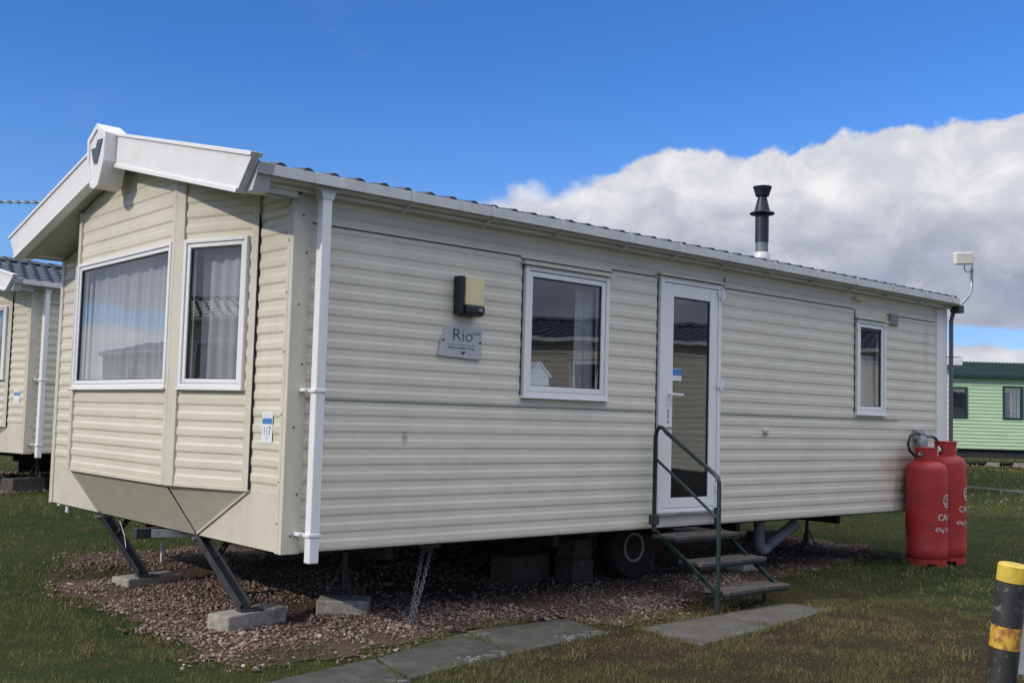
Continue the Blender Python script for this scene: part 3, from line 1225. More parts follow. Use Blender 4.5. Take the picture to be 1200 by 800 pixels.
b.box(3.407, 3.523, 1.712, 1.762, .0086, .0094)
b.build('sticker_band', M['blue'], st)
b = MB(SO, SU, SN)
b.prism([b.P(DR[0] - .03, DR[3] + .026, 0), b.P(DR[0] - .03, DR[3] + .02, .056), b.P(DR[0] - .03, DR[3] + .004, .056), b.P(DR[0] - .03, DR[3] + .013, 0)], b.U * (DR[1] - DR[0] + .07))
b.build('drip_cap', M['trim'], dr)
b = MB(SO, SU, SN)
b.box(DR[0] - .005, DR[1] + .005, DR[2] - .014, DR[2] - .001, .0, .052)
b.build('threshold', M['galv'], dr)

# room inside: floor, partition, ceiling, furniture front
b = MB()
b.box(.02, L_ - .02, ZB - .012, ZB + .03, .02, W_ - .02)
b.build('floor', M['dark'], car)
b = MB()
b.box(.05, L_ - .05, 2.52, 2.535, .05, W_ - .05)
b.build('ceiling', M['room'], car)
b = MB()
b.box(2.95, 2.99, ZB + .031, 2.519, 1.5, W_ - .05)
b.box(4.4, 4.44, ZB + .031, 2.519, .05, W_ - .05)
b.box(6.75, 6.79, ZB + .031, 2.519, .05, W_ - .05)
b.box(4.45, 6.74, ZB + .031, 2.519, 1.3, 1.34)
b.build('partition', M['room'], car)
b = MB()
b.box(1.2, 2.9, ZB + .031, 1.42, 3.2, W_ - .06)
b.box(.12, .62, ZB + .031, .98, .6, W_ - .6)
b.build('built_in_seat', M['interior_wood'], car, bevel=.01)

# roof: pantile-pressed sheets
XB = -.40
b = MB()
PT = .178
xs = np.arange(XB + .02, L_ + .05, PT / 10)
hump = np.maximum(0, np.sin((xs - XB) / PT * 2 * np.pi)) ** .8 * .026 + .004
for sgn in (1, -1):
    rows = []
    COURSE = .315
    yv = -.135
    k = 0
    while True:
        y0 = yv + k * COURSE
        y1 = min(y0 + COURSE, YC)
        rows.append((y0, .022))
        rows.append((y1, .0))
        if y1 >= YC:
            break
        k += 1
    grid = []
    for y, ex in rows:
        yy = y if sgn == 1 else W_ - y
        zz = zr_(y) - .054
        for i, x in enumerate(xs):
            grid.append((x, yy, zz + ex + hump[i]))
    n_ = len(xs)
    fs = []
    for r_ in range(len(rows) - 1):
        for i in range(n_ - 1):
            fs.append((r_ * n_ + i, r_ * n_ + i + 1, (r_ + 1) * n_ + i + 1, (r_ + 1) * n_ + i))
    b.add(grid, fs)
    # lower lip
    lip = [(x, (-.135 if sgn == 1 else W_ + .135), zr_(-.135) - .062) for x in xs]
    base = len(b.v)
    b.v += lip
    o0 = base - len(grid)
    for i in range(n_ - 1):
        b.f.append([base + i, base + i + 1, o0 + i + 1, o0 + i])
roof = b.build('roof', M['roof'], car, recalc=False)
b = MB()
x = XB + .05
while x < L_:
    x2 = min(x + .36, L_ + .06)
    pts = [(x, YC + d, zr_(YC) - SL * abs(d) + .03 - .03 * (abs(d) / .13) ** 2) for d in (-.13, -.09, -.05, 0, .05, .09, .13)]
    pts2 = [(x2 + .01, p[1], p[2] - .012) for p in pts]
    b.add(pts + pts2, [(i, i + 1, i + 8, i + 7) for i in range(6)])
    x = x2
b.build('ridge_cap', M['roof'], roof, recalc=False)
# decking under the tiles (solid roof)
b = MB()
for y0, y1 in ((-.19, YC), (W_ + .19, YC)):
    b.add([(XB + .05, y0, zr_(-.19) - .085), (L_ + .04, y0, zr_(-.19) - .085), (L_ + .04, y1, zr_(YC) - .085), (XB + .05, y1, zr_(YC) - .085)], [(0, 1, 2, 3)])
b.build('roof_deck', M['dark'], roof, recalc=False)

# bargeboards: two boards with lips and slanted ends
for sgn in (1, -1):
    fy = (lambda y: y) if sgn == 1 else (lambda y: W_ - y)
    yt, yb_, ye = -.215, -.04, YC - .11
    zt = lambda y: zr_(y) + .020
    zb_ = lambda y: zr_(y) - .215
    b = MB()
    b.prism([(XB, fy(yt), zt(yt)), (XB, fy(ye), zt(ye)), (XB, fy(ye), zb_(ye)), (XB, fy(yb_), zb_(yb_))], (.05, 0, 0))
    bo = b.build('bargeboard', M['barge'], car, bevel=.004)
    b = MB()
    b.prism([(XB - .012, fy(yt - .004), zt(yt) + .006), (XB - .012, fy(ye), zt(ye) + .006), (XB - .012, fy(ye), zt(ye) - .016), (XB - .012, fy(yt + .014), zt(yt) - .016)], (.075, 0, 0))
    b.prism([(XB - .010, fy(yb_ - .016), zb_(yb_ - .016) + .022), (XB - .010, fy(ye), zb_(ye) + .022), (XB - .010, fy(ye), zb_(ye) - .006), (XB - .010, fy(yb_ + .003), zb_(yb_) - .006)], (.075, 0, 0))
    b.build('edge_strip', M['upvc'], bo, bevel=.003)
    # return of the board along the eave
    b = MB()
    b.prism([(XB + .052, fy(-.12), zb_(-.04) + .005), (XB + .052, fy(-.03), zb_(-.04) + .003), (XB + .052, fy(-.03), zb_(-.04) + .06), (XB + .052, fy(-.20), zb_(-.04) + .16)], (.10, 0, 0))
    b.build('board_end', M['gutter'], bo, bevel=.004)
    # soffit under the overhang
    b = MB()
    b.prism([(XB + .064, fy(-.03), zb_(-.03) + .010), (XB + .064, fy(YC), zb_(YC) + .010), (XB + .064, fy(YC), zb_(YC) + .022), (XB + .064, fy(-.03), zb_(-.03) + .022)], (-XB - .05, 0, 0))
    b.build('soffit', M['soffit'], car)

# finial with badge
b = MB()
FX = XB - .075
fy0, fz0 = YC, 2.86
hexa = [(fy0 - .17, 3.235), (fy0, 3.325), (fy0 + .17, 3.235), (fy0 + .155, 3.04), (fy0 + .075, fz0 + .02), (fy0, fz0), (fy0 - .075, fz0 + .02), (fy0 - .155, 3.04)]
b.prism([(FX, y, z) for y, z in hexa], (.16, 0, 0))
fin = b.build('finial', M['barge'], car, bevel=.008)
b = MB()
inner = [(fy0 + (y - fy0) * .80, 3.10 + (z - 3.10) * .82) for y, z in hexa]
nh = len(hexa)
o_ = [(FX - .010, y, z) for y, z in hexa]
i_ = [(FX - .010, y, z) for y, z in inner]
o2 = [(FX + .01, y, z) for y, z in hexa]
i2 = [(FX + .01, y, z) for y, z in inner]
b.add(o_ + i_ + o2 + i2, [(k, (k + 1) % nh, (k + 1) % nh + nh, k + nh) for k in range(nh)]
      + [(k, (k + 1) % nh, (k + 1) % nh + 2 * nh, k + 2 * nh) for k in range(nh)]
      + [(k + nh, (k + 1) % nh + nh, (k + 1) % nh + 3 * nh, k + 3 * nh) for k in range(nh)])
b.build('finial_rim', M['upvc'], fin)
b = MB()
b.prism([(FX, fy0 + .17 - .34 * u, 3.325 - .465 * v) for u, v in ((.20, .36), (.46, .37), (.53, .26), (.82, .27), (.56, .62), (.39, .61))], (-.006, 0, 0))
b.build('emblem', M['navy'], fin)

# eaves: fascia, gutter, brackets, downpipe
for sgn in (1, -1):
    fy = (lambda y: y) if sgn == 1 else (lambda y: W_ - y)
    b = MB()
    y0, y1 = sorted((fy(-.075), fy(-.055)))
    b.box(XB + .16, L_ + .02, 2.626, 2.722, y0, y1)
    y0, y1 = sorted((fy(-.0545), fy(.012)))
    b.box(.017, L_ + .02, 2.624, 2.634, y0, y1)
    b.build('fascia', M['gutter'], car)
    b = MB()
    y0, y1 = sorted((fy(-.0545), fy(.055)))
    b.box(XB + .153, -.0175, 2.592, 2.634, y0, y1)
    b.build('eave_cover', M['gutter'], car)
    prof = [(-.080, 2.728), (-.080, 2.672), (-.091, 2.655), (-.140, 2.655), (-.156, 2.672), (-.160, 2.728), (-.167, 2.731), (-.167, 2.724),
            (-.1625, 2.669), (-.144, 2.650), (-.087, 2.650), (-.0765, 2.669), (-.0765, 2.728)]
    b = MB()
    b.prism([(XB + .075, fy(y), z) for y, z in prof], (L_ - XB - .075, 0, 0))
    gut = b.build('gutter', M['gutter'], car, bevel=0)
    for x in [-.30, .72, 1.38, 2.02, 2.72, 3.30, 3.92, 4.55, 5.2, 5.85, 6.5, 7.15, 7.7]:
        b = MB()
        b.box(x, x + .022, 2.668, 2.737, *sorted((fy(-.1635), fy(-.1715))))
        b.box(x, x + .022, 2.643, 2.6495, *sorted((fy(-.146), fy(-.078))))
        b.prism([(x, fy(-.1635), 2.668), (x, fy(-.1715), 2.668), (x, fy(-.146), 2.643), (x, fy(-.142), 2.6475)], (.022, 0, 0))
        b.prism([(x + .003, fy(-.056), 2.6425), (x + .003, fy(-.13), 2.6425), (x + .003, fy(-.056), 2.600)], (.016, 0, 0))
        b.build('bracket', M['gutter'], gut)
    b = MB()
    b.box(XB + .068, XB + .0745, 2.653, 2.728, *sorted((fy(-.158), fy(-.082))))
    b.box(L_, L_ + .008, 2.653, 2.728, *sorted((fy(-.158), fy(-.082))))
    b.build('gutter_stop', M['gutter'], gut)
    # outlet and downpipe
    b = MB()
    b.box(.03, .23, 2.666, 2.7315, *sorted((fy(-.1635), fy(-.1682))))
    b.box(.04, .22, 2.643, 2.6495, *sorted((fy(-.150), fy(-.085))))
    b.prism([(.072, fy(-.158), 2.643), (.188, fy(-.158), 2.643), (.174, fy(-.154), 2.622), (.166, fy(-.151), 2.59), (.094, fy(-.151), 2.59), (.086, fy(-.154), 2.622)], (0, (.075 if sgn == 1 else -.075), 0))
    b.build('outlet', M['gutter'], gut, bevel=.006)
    b = MB()
    b.box(.098, .162, .470, 2.615, *sorted((fy(-.147), fy(-.085))))
    dp = b.build('downpipe', M['upvc'], car, bevel=.007, seg=3)
    for z in (.62, 1.455):
        b = MB()
        b.box(.085, .168, z, z + .020, *sorted((fy(-.153), fy(-.082))))
        b.box(.06, .10, z + .004, z + .024, *sorted((fy(-.0815), fy(-.018))))
        b.build('pipe_clip', M['upvc'], dp, bevel=.004)

# legs under the bay, chassis, axle, drawbar
for tp, ft in ((Vector((.02, 1.10, .505)), Vector((.075, .53, .108))), (Vector((-.005, 2.74, .505)), Vector((.19, 2.38, .075)))):
    b = MB()
    b.bar(tp, ft, .078, .010, side=(1, 0, 0))
    b.bar(tp + Vector((-.034, .016, .02)), ft + Vector((-.034, .016, .02)), .010, .052, side=(1, 0, 0))
    b.bar(tp + Vector((.034, .016, .02)), ft + Vector((.034, .016, .02)), .010, .052, side=(1, 0, 0))
    lg = b.build('support_leg', M['steel'], car, bevel=.002)
    b = MB()
    b.bar(tp + Vector((.20, -.05, 0)), tp + (ft - tp) * .32, .02, .034)
    b.box(ft.x - .05, ft.x + .10, ft.z - .004, ft.z + .008, ft.y - .03, ft.y + .05)
    b.build('brace', M['steel'], lg)
    b = MB()
    b.lathe([(.011, -.06), (.011, .06)], 10, tp + Vector((0, -.01, -.008)), (1, 0, 0))
    b.tube([tp + Vector((.06, -.03, 0)), tp + Vector((.10, -.06, -.02)), tp + Vector((.11, -.16, -.14)), tp + Vector((.10, -.24, -.26))], .004, 6)
    b.build('pivot', M['galv'], lg)
b = MB()
for y in (.95, 3.0):
    b.box(.45, L_ - .25, .37, .505, y - .03, y + .03)
for x in (.9, 2.4, 3.7, 4.6, 6.2):
    b.box(x, x + .06, .40, .506, .25, W_ - .25)
b.build('chassis', M['dark'], car)
b = MB()
b.bar((-.16, 1.72, .475), (1.4, 1.72, .475), .07, .07)
b.box(-.172, -.161, .435, .515, 1.68, 1.76)
hb = b.build('drawbar', M['steel'], car, bevel=.004)
b = MB()
b.bar((-.10, 1.60, .485), (1.2, 1.15, .485), .05, .05)
b.build('drawbar_plate', M['galv'], hb)
b = MB()
b.lathe([(.02, 0), (.02, .05)], 12, (.03, 3.62, .455))
b.build('drain_cap', M['upvc'], car)


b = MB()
b.box(2.3, 5.9, .02, .515, W_ - .09, W_ - .06)  # board added on the unseen far side to keep light from underneath
b.build('light_stop_board', M['dark'], car)


def wheel(x, y, sgn):
    c = Vector((x, y, .278))
    ax = (0, sgn, 0)
    b = MB()
    b.lathe([(.118, -.09), (.16, -.105), (.25, -.10), (.275, -.07), (.28, 0), (.275, .07), (.25, .10), (.16, .105), (.118, .09)], 40, c, ax)
    wh = b.build('wheel', M['rubber'], car, smooth=40)
    b = MB()
    b.lathe([(.119, .060), (.124, .100), (.104, .100), (.096, .06), (.09, .02), (.075, .02), (.068, .045), (.045, .05), (.04, .03), (.035, .06), (.0, .062)], 32, c, ax)
    b.build('rim', M['rim'], wh, smooth=30)


for x in (3.70,):
    wheel(x, .72, -1)
    wheel(x, 3.23, 1)

# flue
b = MB()
FC = (5.69, .80, 0)
b.lathe([(.080, 2.90), (.082, 3.01), (.066, 3.05)], 28, FC)
fl = b.build('flue', M['gutter'], car, smooth=40)
b = MB()
b.lathe([(.0625, 3.045), (.0625, 3.155)], 28, FC)
b.build('collar', M['fluegrey'], fl, smooth=40)
b = MB()
b.lathe([(.067, 3.15), (.067, 3.43)], 28, FC)
b.lathe([(.066, 3.425), (.118, 3.432), (.125, 3.443), (.118, 3.45), (.080, 3.455), (.045, 3.60), (.045, 3.615)], 32, FC)
b.lathe([(.044, 3.612), (.066, 3.617), (.088, 3.695), (.095, 3.705), (.093, 3.712), (.05, 3.714)], 32, FC)
b.build('cowl', M['flue'], fl, smooth=35)

# aerial at the rear corner
b = MB()
px_, py_ = 7.95, -.115
b.tube([(px_, py_, 2.66), (px_ + .02, py_, 2.68), (px_ + .06, py_, 2.70), (px_ + .18, py_ - .01, 2.78), (px_ + .235, py_ - .015, 2.85), (px_ + .25, py_ - .015, 2.93), (px_ + .25, py_ - .015, 3.20)], .017, 10)
ae = b.build('aerial', M['galv'], car, smooth=50)
ac = Vector((px_ + .03, py_ - .05, 3.175))
ux = Vector((.88, -.40, .07)).normalized()
nn_ = Vector((-.42, -.9, 0)).normalized()
upv = nn_.cross(ux).normalized()
if upv.z < 0:
    upv = -upv
b = MB()
b.prism([ac + ux * sx_ * .115 + upv * sz_ * .066 for sx_, sz_ in ((-1, -1), (1, -1), (1, 1), (-1, 1))], -nn_ * .055)
b.build('aerial_panel', M['ivory'], ae, bevel=.014, seg=3)
b = MB()
p0 = ac - upv * .066 - nn_ * .02
b.tube([p0, p0 + Vector((0, 0, -.04)), p0 + Vector((.03, 0, -.07)), p0 + Vector((.08, 0, -.075)), (px_ + .25, py_ - .03, 3.07), (px_ + .262, py_ - .02, 3.0)], .005, 6)
b.build('cable', M['black'], ae, smooth=50)
b = MB()
b.tube([(px_ - .0, py_ + .02, 2.66), (7.93, -.06, 2.60), (7.92, -.04, 2.5), (7.915, -.035, .55)], .022, 8)
b.build('conduit', M['conduit'], ae, smooth=50)
b = MB()
b.box(7.87, 7.99, 2.585, 2.665, -.15, -.05)
b.build('aerial_bracket', M['steel'], ae, bevel=.006)

# wall light
b = MB(SO, SU, SN)
b.box(1.190, 1.39, 2.012, 2.262, .012, .026)
b.box(1.190, 1.228, 2.012, 2.262, .026, .085)
b.prism([b.P(1.229, 2.0, .027), b.P(1.229, 2.068, .027), b.P(1.229, 2.068, .105), b.P(1.229, 2.022, .105), b.P(1.229, 2.006, .08)], b.U * .158)
li = b.build('wall_light', M['black'], car, bevel=.004)
li['label'] = 'black and cream outside light'
b = MB(SO, SU, SN)
b.box(1.230, 1.386, 2.070, 2.258, .027, .098)
b.build('diffuser', M['diffuser'], li, bevel=.008, seg=3)
b = MB(SO, SU, SN)
b.box(1.33, 1.365, 2.035, 2.052, .1055, .112)
b.build('sensor', M['greyplastic'], li, bevel=.003)

# name plate
b = MB(SO, SU, SN)
arc = [(1.070, 1.733), (1.438, 1.720), (1.441, 1.935), (1.135, 1.930), (1.118, 1.895), (1.100, 1.85), (1.085, 1.80)]
b.prism([b.P(u, z, .013) for u, z in arc], b.N * .005)
pl = b.build('name_plate', M['plate'], car, bevel=.001)


def letter(parent, name, mt, O, U, N, u, z, n, body, size, align='LEFT', shear=0, width=1.0, off=0.0):
    vs, fs = text_geo(body, size, align, shear, off)
    b = MB(O, U, N)
    b.add([b.P(u + v.x * width, z + v.y, n) for v in vs], fs)
    return b.build(name, mt, parent, recalc=False)


letter(pl, 'lettering', M['ink'], SO, SU, SN, 1.182, 1.836, .0190, 'Rio', .118, width=1.12, off=-.0012)
letter(pl, 'lettering', M['ink'], SO, SU, SN, 1.350, 1.884, .0190, 'Gold', .034, shear=.35)
b = MB(SO, SU, SN)
b.box(1.145, 1.385, 1.809, 1.8115, .0181, .0190)
for u, z in ((1.112, 1.836), (1.424, 1.834)):
    b.lathe([(.008, 0), (.008, .004)], 10, b.P(u, z, .018), (0, -1, 0))
# small bird mark
b.poly([b.P(1.262, 1.752, .0190), b.P(1.285, 1.748, .0190), b.P(1.300, 1.765, .0190), b.P(1.292, 1.772, .0190), b.P(1.280, 1.764, .0190)])
b.poly([b.P(1.252, 1.766, .0190), b.P(1.268, 1.757, .0190), b.P(1.278, 1.764, .0190), b.P(1.266, 1.768, .0190)])
b.build('mark', M['ink'], pl, recalc=False)
letter(pl, 'lettering', M['ink'], SO, SU, SN, 1.265, 1.783, .0190, 'Willerby Holiday Homes', .0225, 'CENTER', shear=.1)

# pitch number tag on the front strip
b = MB(FO, FU, FN)
b.box(.150, .275, 1.150, 1.335, .009, .0105)
tg = b.build('pitch_tag', M['sticker'], car)
tg['label'] = 'white number tag 117 with blue band'
b = MB(FO, FU, FN)
b.box(.154, .271, 1.263, 1.297, .0106, .0114)
tband = b.build('tag_band', M['blue'], tg)
FOm, FUm = (0, 0, 0), (0, -1, 0)
letter(tg, 'lettering', M['ink'], FOm, FUm, FN, -.2125, 1.196, .0114, '117', .075, 'CENTER', width=.85)
for z, wd in ((1.318, .045), (1.304, .04), (1.182, .03), (1.170, .022)):
    b = MB(FO, FU, FN)
    b.box(.2125 - wd, .2125 + wd, z, z + .0035, .0106, .0113)
    b.build('print_line', M['paleink'], tg)

# vents, small fittings, gas regulator
b = MB(SO, SU, SN)
b.box(6.70, 6.85, 2.365, 2.485, .011, .028)
for k in range(3):
    b.box(6.712, 6.838, 2.378 + k * .034, 2.398 + k * .034, .0285, .036)
b.build('vent', M['greyplastic'], car, bevel=.003)
b = MB(SO, SU, SN)
b.box(6.04, 6.20, 2.556, 2.583, .012, .05)
b.build('cable_cover', M['diffuser'], car, bevel=.004)
b = MB(SO, SU, SN)
b.lathe([(.034, .008), (.034, .020), (.022, .034), (.0, .036)], 20, (4.657, 0, 1.285), (0, -1, 0))
b.build('vent_cap', M['trim'], car, smooth=30)
b = MB(SO, SU, SN)
b.box(7.17, 7.33, 1.235, 1.335, .012, .06)
b.lathe([(.06, 0), (.072, .015), (.072, .045), (.04, .06)], 24, (7.22, -.062, 1.20), (0, -1, 0))
b.lathe([(.024, 0), (.024, .13)], 12, (7.26, -.085, 1.275), (1, 0, 0))
b.lathe([(.02, 0), (.02, .12)], 12, (7.22, -.09, 1.02))
rg = b.build('gas_regulator', M['greyplastic'], car, bevel=.004)
b = MB()
b.tube([(7.16, -.09, 1.285), (7.05, -.10, 1.30), (6.955, -.10, 1.265), (6.91, -.10, 1.19), (6.925, -.11, 1.12), (6.97, -.14, 1.075), (7.02, -.19, 1.065)], .014, 8)
b.tube([(7.38, -.09, 1.275), (7.46, -.10, 1.25), (7.52, -.12, 1.19), (7.55, -.15, 1.12), (7.53, -.18, 1.08)], .014, 8)
b.build('hose', M['black'], rg, smooth=60)

# ------------------------------------------------------------------ other caravans: copies


def kids(o):
    return [c for c in bpy.data.objects if c.parent == o]


CHILD = {}
for ob_ in list(bpy.data.objects):
    if ob_.parent:
        CHILD.setdefault(ob_.parent.name, []).append(ob_)


def copy_tree(o, parent=None, skip=()):
    c = o.copy()
    col.objects.link(c)
    if parent:
        c.parent = parent
    for ch in CHILD.get(o.name, []):
        if ch.name.split('.')[0] in skip or ch.name in skip:
            continue
        copy_tree(ch, c, skip)
    return c


SKIP = {'flue', 'aerial', 'name_plate', 'wall_light', 'gas_regulator', 'vent_cap', 'lettering', 'cable_cover', 'vent', 'drain_cap', 'drawbar'}
n1c = copy_tree(car, skip=SKIP)
n1c.location = N1_LOC
n1c.rotation_euler.z = N1_YAW
n1c['label'] = 'cream caravan with dark blue tiled roof, cut off by the left picture edge'
for nm, loc, yw, lb_ in (
        ('opp', (15.2, -3.9, 0), math.pi + R(35), 'cream caravan standing opposite the door side, mirrored in the door glass'),
        ('gable', (24.5, -15.8, 0), math.pi - .45, 'cream caravan further off, its gable mirrored in the kitchen window'),
        ('front', (-9.0, 2.6, 0), math.pi / 2, 'cream caravan standing across the grass, mirrored in the angled bay window'),
        ('front', (-8.5, 14.5, 0), math.pi / 2 - .1, 'cream caravan further along the grass, mirrored in the middle bay window')):
    c_ = copy_tree(car, skip=SKIP | {'net_curtain', 'chassis', 'bracket', 'screw', 'pivot', 'brace', 'support_leg', 'wheel', 'print_line', 'pitch_tag'})
    c_.location = loc
    c_.rotation_euler.z = yw
    c_['label'] = lb_
    del c_['group']

# ------------------------------------------------------------------ mint green caravan far right, grey-cream one before it


def plain_caravan(name, label, p0, p1, depth, zb, ze, rise, wallm, trimm, roofm, wins, framem, glassm, base):
    """long wall runs p0 -> p1 facing the viewer's side"""
    p0, p1 = Vector(p0), Vector(p1)
    U = (p1 - p0).normalized()
    L = (p1 - p0).length
    N = Vector((U.y, -U.x, 0))
    t = empty(name, p0)
    t.rotation_euler.z = math.atan2(U.y, U.x)
    tag(t, label, 'static caravan', 'static caravans')
    O, U, N = (0, 0, 0), (1, 0, 0), (0, -1, 0)
    b = MB(O, U, N)
    siding(b, 0, L, zb, ze, [(w_[0] + .01, w_[1] - .01, w_[2] + .01, w_[3] - .01) for w_ in wins], phase=zb, k=1.6)
    for OO, UU, NN in (((0, 0, 0), (0, 1, 0), (-1, 0, 0)), ((L, 0, 0), (0, 1, 0), (1, 0, 0))):
        b2 = MB(OO, UU, NN)
        s_ = rise / (depth / 2)
        siding(b2, 0, depth, zb, ze + rise, (), [(-s_, 1, ze), (s_, 1, ze + s_ * depth)], phase=zb, k=1.6)
        b.add(b2.v, b2.f)
    b2 = MB((0, depth, 0), (1, 0, 0), (0, 1, 0))
    siding(b2, 0, L, zb, ze, (), (), phase=zb)
    b.add(b2.v, b2.f)
    wall = b.build('wall', wallm, t, recalc=False)
    b = MB()
    for y0, y1 in ((-.18, depth / 2), (depth + .18, depth / 2)):
        s_ = rise / (depth / 2)
        n = int((L + .3) / .11)
        vs = []
        for i in range(n * 2 + 1):
            x = -.15 + (L + .3) * i / (2 * n)
            dz = .02 * (i % 2)
            vs += [(x, y0, ze - .18 * s_ + .06 + dz), (x, y1, ze + rise + .06 + dz)]
        b.add(vs, [(2 * i, 2 * i + 2, 2 * i + 3, 2 * i + 1) for i in range(2 * n)])
    rf = b.build('roof', roofm, t, recalc=False)
    b = MB()
    b.box(-.15, L + .15, ze - .09, ze + .035, -.18, -.05)
    b.box(-.15, L + .15, ze - .09, ze + .035, depth + .05, depth + .18)
    b.build('gutter', trimm, t, bevel=.01)
    b = MB()
    for x in (-.012, L - .05):
        b.box(x, x + .062, zb - .01, ze - .1, -.022, .02)
    b.build('corner_trim', framem if base == 'mint' else trimm, t)
    b = MB()
    b.box(.05, L - .05, zb - .25, zb - .02, .1, depth - .1)
    b.build('chassis', M['dark'], t)
    for w_ in wins:
        b = MB(O, U, N)
        b.ring(w_[0], w_[1], w_[2], w_[3], .055, .055, .055, .055, -.05, .035)
        fr = b.build('window', framem, t, bevel=.006)
        b = MB(O, U, N)
        b.poly([b.P(w_[0], w_[2], .0), b.P(w_[1], w_[2], .0), b.P(w_[1], w_[3], .0), b.P(w_[0], w_[3], .0)])
        b.build('pane', glassm, fr, recalc=False)
        if w_[4]:
            net(fr, O, U, N, w_[0] + .06, w_[1] - .06, w_[2], w_[3], -.08, amp=.012, seed=int(w_[0] * 10))
    b = MB()
    b.box(.3, L - .3, zb + .0, zb + .03, .3, depth - .3)
    b.box(.3, L - .3, zb + .03, ze - .2, 1.4, 1.44)
    b.build('room', M['room'], t)
    return t


gU = (Vector((28.313, 8.018, 0)) - Vector((26.692, 9.447, 0))).normalized()
gp0 = Vector((26.692, 9.447, 0)) - gU * 4.0
gp1 = Vector((28.313, 8.018, 0)) + gU * 6.5
Zg = .31
mint = plain_caravan('static_caravan', 'mint green static caravan with dark green roof and window frames, far right', (gp0.x, gp0.y, 0), (gp1.x, gp1.y, 0), 3.4,
                     .81, 2.93, .42, M['mint'], M['darkgreen'], M['greenroof'],
                     [(.6, 1.5, 1.68, 2.60, 1), (3.75, 4.53, 1.68, 2.58, 0), (5.54, 6.13, 1.68, 2.64, 1), (8.2, 9.3, 1.68, 2.64, 1)], M['darkgreen'], M['glass'], 'mint')
far = plain_caravan('static_caravan', 'grey cream caravan of which a sliver shows between the cream caravan and the mint one', (13.3, 6.55, 0), (16.15, 4.1, 0), 8.5,
                    .62, 2.62, .35, M['siding_side'], M['gutter'], M['roof'], [], M['upvc'], M['glass'], 'far')

# kerb stones and stacked stone at the mint caravan's foot
b = MB()
for i in range(9):
    p = gp0 + gU * (2.5 + i * .95)
    n_ = Vector((-gU.y, gU.x, 0))
    r_ = random.Random(i)
    if r_.random() < .75:
        c_ = p - n_ * (-.3) + gU * r_.uniform(-.2, .2)
        bb = MB(c_, gU, n_)
        hh = float(hgt(c_.x, c_.y))
        bb.box(-.18, .18, hh - .02, hh + .13, -.1, .1)
        o = bb.build('concrete_block', M['concrete'], bevel=.012)
        tag(o, 'pale concrete block at the foot of the mint green caravan', 'block', 'blocks along the mint caravan')
v_, f_, t_ = stones(5000, (24, 34, 2, 13), (.02, .05),
                    lambda x, y, r: np.abs((x - gp0.x) * (-gU.y) + (y - gp0.y) * gU.x - .35 + (fbm(x, y, 1, 3, 2) - .5) * .5) < .55, gravel_tone, seed=8)
o = np_mesh('gravel', v_, f_, gravel.data.materials[0], t_)
tag(o, 'strip of pinkish stones along the foot of the mint green caravan', 'gravel', kind='stuff')

# ------------------------------------------------------------------ blocks and stands under the caravan


def block(c, rz, l, wd, h, mt, label, group=None, name='concrete_block', tilt=0):
    b = MB()
    n = 6
    b.box(-l / 2, l / 2, 0, h, -wd / 2, wd / 2)
    o = b.build(name, mt, bevel=.014, seg=3)
    o.location = c
    o.rotation_euler = (tilt, 0, rz)
    tag(o, label, 'concrete block', group)
    return o


block((.115, .585, 0), R(17), .50, .19, .105, M['concrete'], 'pale concrete block under the foot of the nearest dark support leg')
block((.26, 2.48, -.03), R(12), .48, .22, .10, M['concrete'], 'half buried concrete block under the support leg at the far side of the bay')
block((.86, .66, 0), R(-38), .34, .24, .10, M['concrete'], 'rounded concrete block carrying the axle stand, behind the downpipe')
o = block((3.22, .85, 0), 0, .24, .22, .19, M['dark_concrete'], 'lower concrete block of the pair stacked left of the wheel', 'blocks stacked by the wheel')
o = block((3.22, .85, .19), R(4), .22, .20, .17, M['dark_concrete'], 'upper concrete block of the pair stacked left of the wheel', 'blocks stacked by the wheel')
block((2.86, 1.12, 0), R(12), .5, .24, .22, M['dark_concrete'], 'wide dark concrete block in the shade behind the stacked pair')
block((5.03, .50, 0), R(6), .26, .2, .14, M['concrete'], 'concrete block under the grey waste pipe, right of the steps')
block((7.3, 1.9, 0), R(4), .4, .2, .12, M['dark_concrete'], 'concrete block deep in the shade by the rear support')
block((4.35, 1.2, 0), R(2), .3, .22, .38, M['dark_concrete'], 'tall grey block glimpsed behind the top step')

ax_ = empty('axle_stand', (.90, .72, .10))
tag(ax_, 'dark steel tripod stand on a concrete block behind the downpipe', 'stand')
b = MB()
b.lathe([(.02, .05), (.02, .30), (.012, .305), (.012, .36), (.035, .365), (.035, .385)], 14)
b.build('post', M['steel'], ax_, smooth=30)
for k in range(3):
    a = R(20 + 120 * k)
    b = MB()
    b.tube([(.01 * math.cos(a), .01 * math.sin(a), .24), (.105 * math.cos(a), .105 * math.sin(a), .006)], .007, 8)
    b.tube([(.012 * math.cos(a), .012 * math.sin(a), .06), (.10 * math.cos(a), .10 * math.sin(a), .012)], .005, 8)
    b.build('leg', M['steel'], ax_)


def copy_thing(o, loc, rz, label):
    c = o.copy()
    col.objects.link(c)
    c.location = loc
    c.rotation_euler.z = rz
    c['label'] = label
    for ch in [x for x in bpy.data.objects if x.parent == o]:
        d = ch.copy()
        col.objects.link(d)
        d.parent = c
    return c


def n1w(x, y, z):
    return Vector((N1_LOC.x + cN * x - sN * y, N1_LOC.y + sN * x + cN * y, N1_LOC.z + z))


